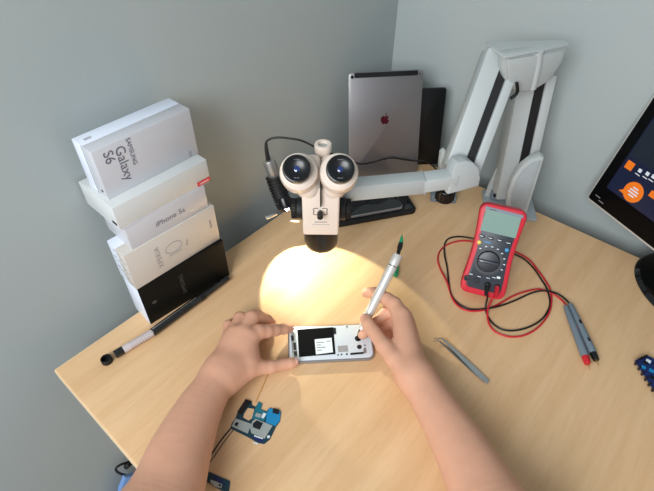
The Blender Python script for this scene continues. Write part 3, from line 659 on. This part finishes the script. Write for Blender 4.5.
for x, y in ((598, 196.5), (601, 202)): q = vl(x, y); m.box((q.x, q.y, .0013), (.012, .0014, .0004))
m.build('bezel_print', 'paleink', mo)
bc = a+u*.262+bk*.055; bc = Vector((bc.x, bc.y, 0))
Cb = at(668, 291); 
m = MB(); m.lathe([(0, 0), (.118, 0), (.120, .003), (.112, .010), (.05, .016), (0, .018)], Matrix.Translation(Vector((0, 0, 0))) , n=64)
le = at(639.5, 292); bcen = le+Vector((.104, -.006, 0))
bmesh.ops.transform(m.bm, matrix=basis(bcen, u, bk, Z) @ Matrix.Diagonal((.95, .83, 1, 1)), verts=m.bm.verts)
m.build('stand_base', 'blackgl', mo, world=True)
m = MB(); m.cone(bcen+Z*.012, bcen+Z*.14+bk*.01, .022, .02, bev=.002); m.build('stand_neck', 'blackgl', mo, world=True)
# ------------------------------------------------------------------ phone under repair
pa = at(290, 362.5, .004); pb_ = at(371.5, 358.5, .004); u = (pb_-pa); PL = .143; u.normalize(); v = Vector((-u.y, u.x, 0))
po = at(288.7, 345.5, .008); 
PWid = .0715
cen = (at(290, 361.8, .008)+at(288, 328.2, .008)+at(372.5, 357.6, .008)+at(370.5, 322.3, .008))/4; cen.z = 0
ph = root('opened_phone', 'opened phone with white frame and black battery bay lying between the two hands', 'phone', (0, 0, 0), mtx=basis(cen, u, v, Z))
def fl_(px, py, z=.008): return WM[ph.name].inverted() @ at(px, py, z)
m = MB(); m.prism(rrect(PL, PWid, .011, -PL/2, -PWid/2), .0068, bev=.0018); m.build('rim', 'phonesilver', ph)
m = MB(); m.prism(rrect(PL-.005, PWid-.005, .009, -PL/2+.0025, -PWid/2+.0025), .0012, z0=.0066, bev=.0003); m.build('mid_frame', 'framewhite', ph)
def quad(pix, z0, h, name, mname, parent=ph):
    m = MB(); m.prism([(fl_(x, y).x, fl_(x, y).y) for x, y in pix], h, z0=z0); return m.build(name, mname, parent, smooth=False)
quad([(297.3, 329.8), (333.3, 327.2), (335.5, 354.0), (299, 357)], .0079, .0004, 'battery_bay', 'matteblack')
quad([(314.6, 339.6), (331.6, 338), (333, 352.4), (316, 354.6)], .0082, .0005, 'bay_label', 'label')
m = MB()
for i, (x0, y0, x1, y1) in enumerate(((316.5, 343, 324, 342.4), (316.8, 345.5, 321, 345), (317, 348, 325.5, 347.2), (317.3, 350.6, 322, 350.2), (326.5, 341.5, 330.5, 341.2))):
    p0 = fl_(x0, y0); p1 = fl_(x1, y1); m.box(((p0.x+p1.x)/2, (p0.y+p1.y)/2, .0088), (abs(p1.x-p0.x), .0012, .0002))
m.build('label_print', 'greyink', ph)
quad([(290.5, 333), (295.6, 332.5), (297.6, 356.5), (292.5, 357)], .0078, .0008, 'connector_strip', 'shield')
for pix, mn in ((((291, 336), (293.5, 335.8), (293.8, 341), (291.4, 341.2)), 'chip'), (((293.2, 343), (296, 342.8), (296.4, 350), (293.8, 350.2)), 'chip'), (((291.8, 345), (293.2, 345), (293.6, 353), (292.1, 353)), 'phonesilver'), (((293.8, 351.6), (297, 351.4), (297.2, 355.8), (294.2, 356)), 'chip')):
    quad(pix, .0086, .0005, 'contact', mn)
quad([(333.2, 328.2), (335.6, 328), (336, 333.8), (333.6, 334)], .0079, .001, 'battery_terminal', 'chip')
for (x, y, rr_, nm, mn) in ((358, 338.6, .0055, 'camera_lens', 'blackgl'), (359.3, 347, .0040, 'sensor_window', 'chip'), (346.8, 326.5, .0016, 'frame_screw', 'phonesilver'), (364.8, 345.5, .0016, 'frame_screw', 'phonesilver'), (341.5, 354.6, .0013, 'frame_screw', 'chip'), (346.8, 354.2, .0015, 'frame_screw', 'chip'), (338, 355, .0012, 'frame_screw', 'chip')):
    q = fl_(x, y); m = MB(); m.lathe([(0, .0076), (rr_, .0076), (rr_, .0087), (rr_*.7, .0090), (0, .0090)], Matrix.Translation((q.x, q.y, 0)), n=24); m.build(nm, mn, ph)
quad([(350.3, 353.2), (363.5, 352), (363.7, 353.8), (350.4, 355)], .0079, .0006, 'speaker_slot', 'chip')
quad([(363.3, 348.2), (366, 348), (366.4, 353), (363.6, 353.4)], .0079, .0006, 'corner_contact', 'phonesilver')
quad([(337.5, 346), (347.5, 345.2), (348.3, 351.4), (338.3, 352.2)], .0078, .0002, 'frame_patch', 'paleink')
# ------------------------------------------------------------------ circuit boards
def board(rt, polys, z0=.0005):
    for nm, mn, pix, zz, hh in polys:
        m = MB(); m.prism([(at(x, y).x, at(x, y).y) for x, y in pix], hh, z0=zz); m.build(nm, mn, rt, world=True, smooth=False)
def cp(pts, ox, oy, s): return [(ox+x/s, oy+y/s) for x, y in pts]
c1_ = lambda *p: cp(p, 225, 395, 8.92)
bd = root('circuit_board', 'teal phone circuit board with metal shields, lying right of the left forearm', 'circuit board', at(257, 423))
board(bd, [
 ('board_base', 'pcbdark', c1_((185, 40), (240, 60), (240, 95), (275, 110), (300, 60), (335, 85), (320, 130), (370, 150), (400, 115), (500, 150), (490, 240), (455, 285), (430, 340), (400, 400), (350, 440), (300, 430), (200, 375), (50, 300), (60, 255), (90, 215), (110, 170)), .0004, .001),
 ('board_window', 'wood', c1_((170, 175), (205, 120), (262, 130), (240, 215), (210, 232), (165, 205)), .0013, .0003),
 ('connector', 'chip', c1_((185, 45), (235, 62), (150, 180), (110, 160)), .0014, .0016),
 ('copper_area', 'pcb', c1_((275, 115), (300, 62), (333, 88), (318, 135), (380, 160), (350, 235), (240, 215), (262, 150)), .0014, .0004),
 ('copper_area', 'pcbblue', c1_((375, 160), (400, 120), (495, 155), (490, 235), (450, 280), (365, 250)), .0014, .0006),
 ('shield_can', 'shield', c1_((62, 285), (95, 215), (235, 265), (205, 350)), .0014, .0013),
 ('shield_can', 'shield', c1_((245, 240), (275, 220), (425, 280), (355, 395), (235, 345), (225, 300)), .0014, .0013),
 ('shield_can', 'shield', c1_((280, 165), (330, 180), (315, 210), (270, 195)), .0018, .001),
 ('memory_chip', 'chip', c1_((250, 265), (285, 235), (340, 260), (310, 318), (250, 295)), .0028, .0006),
 ('socket_slot', 'chip', c1_((85, 270), (105, 248), (125, 262), (105, 292)), .0028, .0004),
 ('camera_connector', 'chip', c1_((430, 125), (485, 140), (480, 180), (425, 165)), .002, .0012),
 ('ribbon_connector', 'label', c1_((345, 165), (370, 175), (345, 215), (325, 205)), .0018, .0008),
 ('ribbon_connector', 'navy', c1_((250, 370), (345, 400), (335, 435), (255, 400)), .0015, .001),
 ('contact_strip', 'label', c1_((262, 365), (340, 392), (338, 402), (260, 376)), .0026, .0003),
 ('solder_pad', 'label', c1_((375, 370), (400, 365), (402, 385), (380, 392)), .0015, .0007),
 ('solder_pad', 'label', c1_((250, 418), (298, 434), (292, 446), (252, 430)), .0008, .001),
])
c2_ = lambda *p: cp(p, 195, 440, 9.62)
bs = root('circuit_board', 'small dark connector board partly under the left forearm near the bottom edge', 'circuit board', at(215, 477))
board(bs, [
 ('board_base', 'pcbdark', c2_((60, 370), (85, 285), (340, 400), (335, 440), (325, 520), (285, 500), (240, 480)), .0004, .0014),
 ('copper_area', 'navy', c2_((180, 345), (215, 358), (300, 420), (270, 430), (190, 385)), .0018, .0004),
 ('connector', 'shield', c2_((155, 390), (200, 405), (265, 435), (255, 470), (190, 455), (150, 415)), .0018, .0016),
 ('socket_slot', 'chip', c2_((235, 432), (255, 438), (250, 458), (230, 450)), .0034, .0004),
])
# thin dark flex cable from the board, running under the forearm
m = MB(); m.tube([at(232, 427, .0012), at(222, 439, .0014), at(213, 452, .0012), at(205, 464, .0012), at(198, 475, .0012)], .0011, n=8); m.tube([at(234.5, 428.5, .0010), at(224, 442, .0010), at(214.5, 456, .0010), at(207, 466, .0010)], .0006, n=6)
tag(m.build('thin_cable', 'wireblack', None, top=True), 'thin dark cable on the desk running from the teal board under the left forearm', 'cable')
m = MB(); m.cone(at(255.5, 402.5, .0012), at(268, 374, .0012), .0008, .0008, n=10)  # thin straight yellowish rod lying on the desk
tag(m.build('thin_rod', 'rod', None, top=True), 'thin pale yellowish stick on the desk between the left thumb and the teal board', 'rod')
# blue board at the right edge
c3_ = lambda *p: cp(p, 600, 330, 3.056)
br = root('circuit_board', 'navy circuit board with pin header cut off by the right edge', 'circuit board', at(652, 372))
q = [at(634.5, 361, .006), at(646, 355.5, .006), at(680, 372, .006), at(666, 410, .006)]
m = MB(); m.prism([(p_.x, p_.y) for p_ in q], .0016, z0=.006); m.build('board_base', 'navy', br, world=True, smooth=False)
for k in range(9):
    t_ = k/8; p_ = at(636.0, 361.8, .006).lerp(at(665.5, 408, .006), t_*.95+.02); 
    m = MB(); m.box((p_.x, p_.y, .0046), (.0032, .0032, .009), bev=.0004); m.cone((p_.x, p_.y, .009), (p_.x, p_.y, .0135), .0004, .0004, n=6); m.build('pin', 'blackpl', br, world=True)
for k in range(5):
    t_ = k/4; p_ = at(638, 360.4, .006).lerp(at(646, 356.8, .006), t_*.8+.15); m = MB(); m.box((p_.x, p_.y, .0055), (.0028, .0028, .011), bev=.0004); m.build('pin', 'blackpl', br, world=True)
for (x, y, mn) in ((645, 363, 'chip'), (651, 371, 'pcbblue'), (643, 367.5, 'pcbblue'), (648, 361.5, 'label'), (652, 378, 'chip'), (655, 365, 'chip')):
    p_ = at(x, y, .007); m = MB(); m.box((0, 0, .0012), (.007, .005, .0024), basis(Vector((p_.x, p_.y, .007)), Vector((.8, -.6, 0)), Vector((.6, .8, 0)), Z)); m.build('component', mn, br, world=True)
# ------------------------------------------------------------------ pen-shaped tool and dispensing needles
T = at(356, 339.5, .0095); Etop = at(398.2, 254.5, .115); d = (Etop-T).normalized(); PLn = (Etop-T).length
pn = root('pen_tool', 'silver pen-shaped tool with a green needle end held in the right hand', 'hand tool', T)
Qm = Matrix.Translation(T) @ d.to_track_quat('Z', 'Y').to_matrix().to_4x4()
m = MB(); m.lathe([(0, .018), (.0044, .018), (.0058, .024), (.0074, .034), (.0080, .045), (.0083, PLn-.022), (0, PLn-.022)], Qm, n=32); m.build('barrel', 'pensilver', pn, world=True)
m = MB(); m.lathe([(0, PLn-.0205), (.0083, PLn-.0205), (.0086, PLn-.018), (.0086, PLn-.001), (.0080, PLn), (.0066, PLn), (.0064, PLn-.008), (0, PLn-.008)], Qm, n=32); m.build('end_cap', 'pensilver', pn, world=True)
m = MB(); m.lathe([(0, .0), (.0004, 0), (.0007, .006), (.0022, .010), (.0036, .018), (0, .018)], Qm, n=20); m.lathe([(0, PLn-.022), (.0076, PLn-.022), (.0076, PLn-.0205), (0, PLn-.0205)], Qm); m.build('nib', 'blackpl', pn, world=True)
m = MB(); m.lathe([(0, PLn-.008), (.0063, PLn-.008), (.0063, PLn-.0015), (0, PLn-.0015)], Qm); m.build('bore', 'blackpl', pn, world=True)
g = at(399.5, 248.5, .118); g2_ = at(401, 243, .121); g3 = at(401.7, 238, .124); g4 = at(402.3, 232.5, .127)
m = MB(); m.cone(Etop-d*.003, g, .0030, .0036, n=20); m.cone(g, g2_, .0046, .0040, n=20, bev=.0005); m.build('needle_holder', 'blackpl', pn, world=True)
m = MB(); m.cone(g2_, g3, .0040, .0024, n=20, bev=.0004); m.cone(g3, g3.lerp(g4, .4), .0024, .0012, n=16); m.build('needle_hub', 'green', pn, world=True)
m = MB(); m.cone(g3, g4, .0006, .0005, n=8); m.build('needle', 'gold', pn, world=True)
gp = root('green_needle_hub', 'small green plastic needle hub lying on the desk behind the pen-shaped tool', 'needle', at(396, 272))
a = at(398.5, 266, .004); b_ = at(395, 275.5, .0045)
m = MB(); m.cone(b_, b_.lerp(a, .55), .0048, .0042, n=20, bev=.0006); m.cone(b_.lerp(a, .55), a, .0028, .0018, n=16); m.build('hub', 'green', gp, world=True)
m = MB(); m.cone(a, at(400.5, 260, .003), .0005, .0004, n=8); m.build('needle', 'steel', gp, world=True)
# ------------------------------------------------------------------ cable and bag under the desk, at the left
def wl(x, y, off=.02):
    return hit(x, y, DB*(oL-off), -DB)
m = MB(); m.tube([wl(134, 458), wl(128, 462), wl(120, 465), wl(115.8, 469), wl(119, 473), wl(126, 475), wl(133, 474), wl(142, 470)], .0028, n=10)
m.cone(wl(126, 467, .03), wl(133, 461, .02), .0065, .0055, n=16, bev=.001); tag(m.build('hanging_cable', 'wireblack', None, top=True), 'black cable loop with a plug hanging below the left desk edge', 'cable')
m = MB(); pz = [wl(124, 476, .03), wl(140, 472, .03), wl(150, 500, .03), wl(138, 512, .03), wl(116, 508, .03), wl(119, 488, .03)]
bb_ = basis(pz[0], -DA, Z, (-DA).cross(Z)); inv = bb_.inverted()
m.prism([(inv @ p_)[:2] for p_ in pz], .012, bb_, z0=-.006, bev=.004); tag(m.build('plastic_bag', 'bag', None, top=True), 'pale blue plastic bag hanging below the left desk edge', 'bag')
# ------------------------------------------------------------------ person: forearms and hands
def jt(x, y, z, hw):
    p = at(x, y, z); return (np.array(p), hw*depth(p)/FPX)
def resample(chain, n=5):
    out = []
    for i in range(len(chain)-1):
        P = [np.append(*[chain[min(max(j, 0), len(chain)-1)][q] for q in (0, 1)]) for j in (i-1, i, i+1, i+2)]
        for k in range(n):
            t = k/n; v = .5*((2*P[1])+(P[2]-P[0])*t+(2*P[0]-5*P[1]+4*P[2]-P[3])*t*t+(-P[0]+3*P[1]-3*P[2]+P[3])*t**3); out.append((v[:3], v[3]))
    out.append(chain[-1]); return out
def chain_sdf(G, chain, k=.004):
    out = None
    for (a, ra), (b, rb) in zip(chain[:-1], chain[1:]):
        ba = b-a; L2 = float(ba@ba); t = np.clip(((G[0]-a[0])*ba[0]+(G[1]-a[1])*ba[1]+(G[2]-a[2])*ba[2])/L2, 0, 1)
        dd = np.sqrt((G[0]-a[0]-t*ba[0])**2+(G[1]-a[1]-t*ba[1])**2+(G[2]-a[2]-t*ba[2])**2)-(ra+(rb-ra)*t)
        out = dd if out is None else (smin(out, dd, k) if k else np.minimum(out, dd))
    return out
def smin(a, b, k):
    h = np.maximum(k-np.abs(a-b), 0)/k; return np.minimum(a, b)-h*h*k*.25
def flat(chain, frac=.34, rs=.74, tilt=0.0):          # two parallel chains -> flattened limb
    A_, B_ = [], []
    for i, (p, r_) in enumerate(chain):
        q = chain[min(i+1, len(chain)-1)][0]-chain[max(i-1, 0)][0]; w = np.cross(q, [0, 0, 1.0]); w /= np.linalg.norm(w)
        w = w*math.cos(tilt)+np.array([0, 0, 1.0])*math.sin(tilt)
        A_.append((p+w*r_*frac, r_*rs)); B_.append((p-w*r_*frac, r_*rs))
    return A_, B_
def surface_nets(F, o, h):
    s = F < 0; nx, ny, nz = F.shape
    acc = np.zeros((nx-1, ny-1, nz-1, 3), np.float32); cnt = np.zeros((nx-1, ny-1, nz-1), np.float32)
    for ax_ in range(3):
        sl0 = [slice(None)]*3; sl1 = [slice(None)]*3; sl0[ax_] = slice(0, -1); sl1[ax_] = slice(1, None)
        f0 = F[tuple(sl0)]; f1 = F[tuple(sl1)]; cr = (f0 < 0) != (f1 < 0); t = np.where(cr, f0/(f0-f1+1e-12), 0)
        o1, o2 = [i for i in range(3) if i != ax_]
        for d1 in (0, 1):
            for d2 in (0, 1):
                sl = [slice(None)]*3; n1 = F.shape[o1]-1; n2 = F.shape[o2]-1
                sl[o1] = slice(d1, d1+n1); sl[o2] = slice(d2, d2+n2)
                c_ = cr[tuple(sl)]; tt = t[tuple(sl)]
                acc[..., ax_] += np.where(c_, tt, 0); acc[..., o1] += c_*d1; acc[..., o2] += c_*d2; cnt += c_
    idx = -np.ones(cnt.shape, np.int64); msk = cnt > 0; idx[msk] = np.arange(msk.sum())
    ijk = np.argwhere(msk); V = (ijk+acc[msk]/cnt[msk][:, None])*h+o
    Q = []
    for ax_ in range(3):
        sl0 = [slice(1, -1)]*3; sl1 = [slice(1, -1)]*3; sl0[ax_] = slice(0, -1); sl1[ax_] = slice(1, None)
        a_ = s[tuple(sl0)]; b__ = s[tuple(sl1)]; cr = np.argwhere(a_ != b__); o1, o2 = [(1, 2), (2, 0), (0, 1)][ax_]
        base = cr.copy(); 
        for i in range(3):
            if i != ax_: base[:, i] += 1
        fl = a_[tuple(cr.T)]
        def gi(d1, d2):
            q = base.copy(); q[:, o1] -= d1; q[:, o2] -= d2; return idx[tuple(q.T)]
        q = np.stack([gi(1, 1), gi(0, 1), gi(0, 0), gi(1, 0)], 1)
        q[~fl] = q[~fl][:, ::-1]; Q.append(q)
    return V, np.concatenate(Q)
def limb(fore, palm, fingers, extra=(), h=.0016):
    allp = np.array([p for c in [fore]+list(palm)+list(fingers)+list(extra) for p, r_ in c]); allr = max(r_ for c in [fore]+list(palm) for p, r_ in c)
    lo = allp.min(0)-allr-.006; hi = allp.max(0)+allr+.006; n = np.ceil((hi-lo)/h).astype(int)
    G = np.meshgrid(*[(lo[i]+h*np.arange(n[i])).astype(np.float32) for i in range(3)], indexing='ij')
    A_, B_ = flat(resample(fore, 4)); body = smin(chain_sdf(G, A_, 0), chain_sdf(G, B_, 0), .03)
    pal = None
    for c in palm:
        d_ = chain_sdf(G, c, .008); pal = d_ if pal is None else smin(pal, d_, .014)
    body = smin(body, pal, .022)
    for c in extra: body = smin(body, chain_sdf(G, c, .008), .016)
    out = body
    ds = [chain_sdf(G, c, .0035) for c in fingers]
    for i, d_ in enumerate(ds):
        out = smin(out, smin(body, d_, .0065), .001)
    out = np.maximum(out, .0006-G[2])                     # rest on the desk top
    return surface_nets(out, lo, h)
# left arm
Lf = [jt(122, 560, .085, 50), jt(151, 520, .070, 41), jt(166.5, 490, .060, 34.5), jt(180.5, 450, .052, 28.5), jt(198, 411, .044, 21.5), jt(210, 391, .040, 17.8), jt(221, 373, .037, 15)]
wr = (216, 384, .040)
Lp = [[jt(228, 374, .034, 11), jt(250, 338, .045, 8.2)], [jt(222, 372, .038, 10.5), jt(243, 334, .048, 8.2)], [jt(218, 371, .037, 9.5), jt(235, 334, .044, 7.8)], [jt(217, 374, .031, 9), jt(228.5, 341, .036, 7.0)]]
Lthumb = [jt(229, 382, .032, 12.5), jt(248, 370.5, .030, 9.2), jt(262, 367.3, .024, 6.9), jt(271, 367.0, .020, 6.6), jt(284, 364.3, .0155, 5.6), jt(291, 363.3, .0145, 5.3), jt(294.5, 362.5, .0140, 4.5)]
Lidx = [jt(250, 338, .045, 8.2), jt(259, 332, .043, 7.8), jt(267, 331, .038, 6.6), jt(275, 330, .030, 6.0), jt(284, 329, .021, 5.1), jt(290, 328.3, .0145, 4.4)]
Lmid = [jt(243, 334, .048, 8.0), jt(252, 318, .048, 7.4), jt(257, 316.5, .041, 7.0), jt(266, 320, .024, 6.0), jt(271, 323.0, .013, 5.2)]
Lrng = [jt(234, 334, .044, 7.4), jt(240, 318, .042, 6.2), jt(244, 318.5, .031, 5.8), jt(252, 325, .015, 5.6), jt(257, 330, .011, 5)]
Lpky = [jt(228, 341, .036, 6.6), jt(228.3, 325, .034, 5.0), jt(232, 323.5, .022, 4.9), jt(240, 328, .012, 5.0)]
V1, Q1 = limb(Lf, Lp, [Lthumb, Lidx, Lmid, Lrng, Lpky], extra=[[jt(226, 378, .034, 14), jt(246, 364, .034, 10)], [jt(250, 352, .034, 8), jt(252, 362, .030, 8)]])
# right arm
Rf = [jt(536, 580, .085, 50), jt(500, 522, .072, 38.5), jt(482, 488, .062, 31.5), jt(460, 447, .053, 24.8), jt(436, 408, .046, 19.0), jt(418, 380, .044, 16.0)]
Rp = [[jt(412, 374, .048, 12), jt(401, 316, .056, 9.0)], [jt(414, 372, .042, 12), jt(404, 322, .044, 9.2)], [jt(414, 374, .034, 12), jt(406, 330, .031, 9)], [jt(412, 374, .028, 11), jt(406, 340, .020, 8.5)]]
Rthumb = [jt(406, 372, .050, 10.5), jt(394, 358, .050, 9.2), jt(384, 346, .049, 8.0), jt(374, 332, .048, 6.7), jt(368, 324, .048, 6.2), jt(365, 319, .048, 5.4)]
Ridx = [jt(401, 316, .056, 9), jt(394, 304, .060, 7.4), jt(387, 299, .058, 6.6), jt(376, 293, .050, 5.6), jt(368, 292.5, .043, 4.9), jt(366, 293, .041, 4.5)]
Rmid = [jt(404, 322, .044, 8.8), jt(396, 311, .040, 7), jt(386, 313, .034, 6.3), jt(374, 324, .024, 5.6), jt(364, 333, .017, 4.9), jt(362, 335, .0155, 4.4)]
Rrng = [jt(406, 330, .031, 8.5), jt(396, 322, .022, 6.6), jt(386, 327, .016, 6.0), jt(380, 338, .012, 5.5), jt(380, 343, .011, 5)]
Rpky = [jt(406, 340, .020, 8), jt(398, 334, .013, 6.0), jt(391, 338, .010, 5.6), jt(388, 346, .010, 5.0)]
V2, Q2 = limb(Rf, Rp, [Rthumb, Ridx, Rmid, Rrng, Rpky], extra=[[jt(408, 370, .042, 12), jt(392, 350, .040, 8)]])
V = np.concatenate([V1, V2]); Q = np.concatenate([Q1, Q2+len(V1)])
off = np.array([0.0, .25, 0.0]); me = bpy.data.meshes.new('person')
me.vertices.add(len(V)); me.vertices.foreach_set('co', (V-off).astype(np.float32).ravel())
me.loops.add(len(Q)*4); me.loops.foreach_set('vertex_index', Q.astype(np.int32).ravel())
me.polygons.add(len(Q)); me.polygons.foreach_set('loop_start', np.arange(0, len(Q)*4, 4, dtype=np.int32)); me.polygons.foreach_set('loop_total', np.full(len(Q), 4, np.int32))
me.update(calc_edges=True); me.validate()
me.polygons.foreach_set('use_smooth', [True]*len(me.polygons)); me.materials.append(M['skin'])
person = bpy.data.objects.new('person', me); COL.objects.link(person); person.location = off; WM[person.name] = Matrix.Translation(Vector(off))
sm = person.modifiers.new('smooth', 'SMOOTH'); sm.factor = .5; sm.iterations = 4
tag(person, 'person with bare forearms, left hand on the opened phone, right hand holding the pen-shaped tool', 'person')
def nail(chain, nrm, rw, L_):
    (p0, r0), (p1, r1) = chain[-2], chain[-1]
    d = Vector(p1-p0).normalized(); n = Vector(nrm); n = (n-d*n.dot(d)).normalized(); w = d.cross(n)
    c = Vector(p1)-d*r1*.05+n*(r1*.80); m = MB(); m.sphere((0, 0, 0), (L_, rw, .0016), basis(c, d, w, n), n=20); m.build('fingernail', 'nail', person, world=True)
nail(Lthumb, (0.1, -.35, 1), .0048, .0058)
nail(Rthumb, (-.2, -.25, 1), .0046, .0058)
nail(Lidx, (.25, .25, 1), .0040, .0050)
# ------------------------------------------------------------------ lights
W_ = bpy.data.worlds.new('room_ambient'); SC.world = W_; W_.use_nodes = True
W_.node_tree.nodes['Background'].inputs['Color'].default_value = (.84, .92, 1.0, 1); W_.node_tree.nodes['Background'].inputs['Strength'].default_value = .36
def area(name, loc, target, sx, sy, power, col):
    l = bpy.data.lights.new(name, 'AREA'); l.shape = 'RECTANGLE'; l.size = sx; l.size_y = sy; l.energy = power; l.color = col
    o = bpy.data.objects.new(name, l); COL.objects.link(o); o.location = loc; o.rotation_euler = (Vector(target)-Vector(loc)).to_track_quat('-Z', 'Y').to_euler(); return o
wl_ = -DA*1.25-DB*.12
area('window_daylight', (wl_.x, wl_.y, 1.22), (0.0, .5, 0), 1.1, 1.0, 46, (.94, .97, 1.0))
def spot(name, e, col, ang, blend, d):
    ls = bpy.data.lights.new(name, 'SPOT'); ls.energy = e; ls.color = col; ls.spot_size = math.radians(ang); ls.spot_blend = blend; ls.shadow_soft_size = .004
    lo_ = bpy.data.objects.new(name, ls); COL.objects.link(lo_); lo_.location = LP; lo_.rotation_euler = d.to_track_quat('-Z', 'Y').to_euler()
spot('lamp_beam', 3.4, (1, .95, .72), 80, .04, BD)
# ------------------------------------------------------------------ camera
cd = bpy.data.cameras.new('camera'); cam = bpy.data.objects.new('camera', cd); COL.objects.link(cam)
cd.sensor_fit = 'HORIZONTAL'; cd.sensor_width = 36; cd.lens = FPX/654*36; cd.clip_start = .01
cam.matrix_world = basis(CAM, CR, CU, -CF); SC.camera = cam
vs = SC.view_settings; vs.view_transform = 'Standard'; vs.look = 'None'; vs.gamma = 1; vs.exposure = 0; vs.use_curve_mapping = False
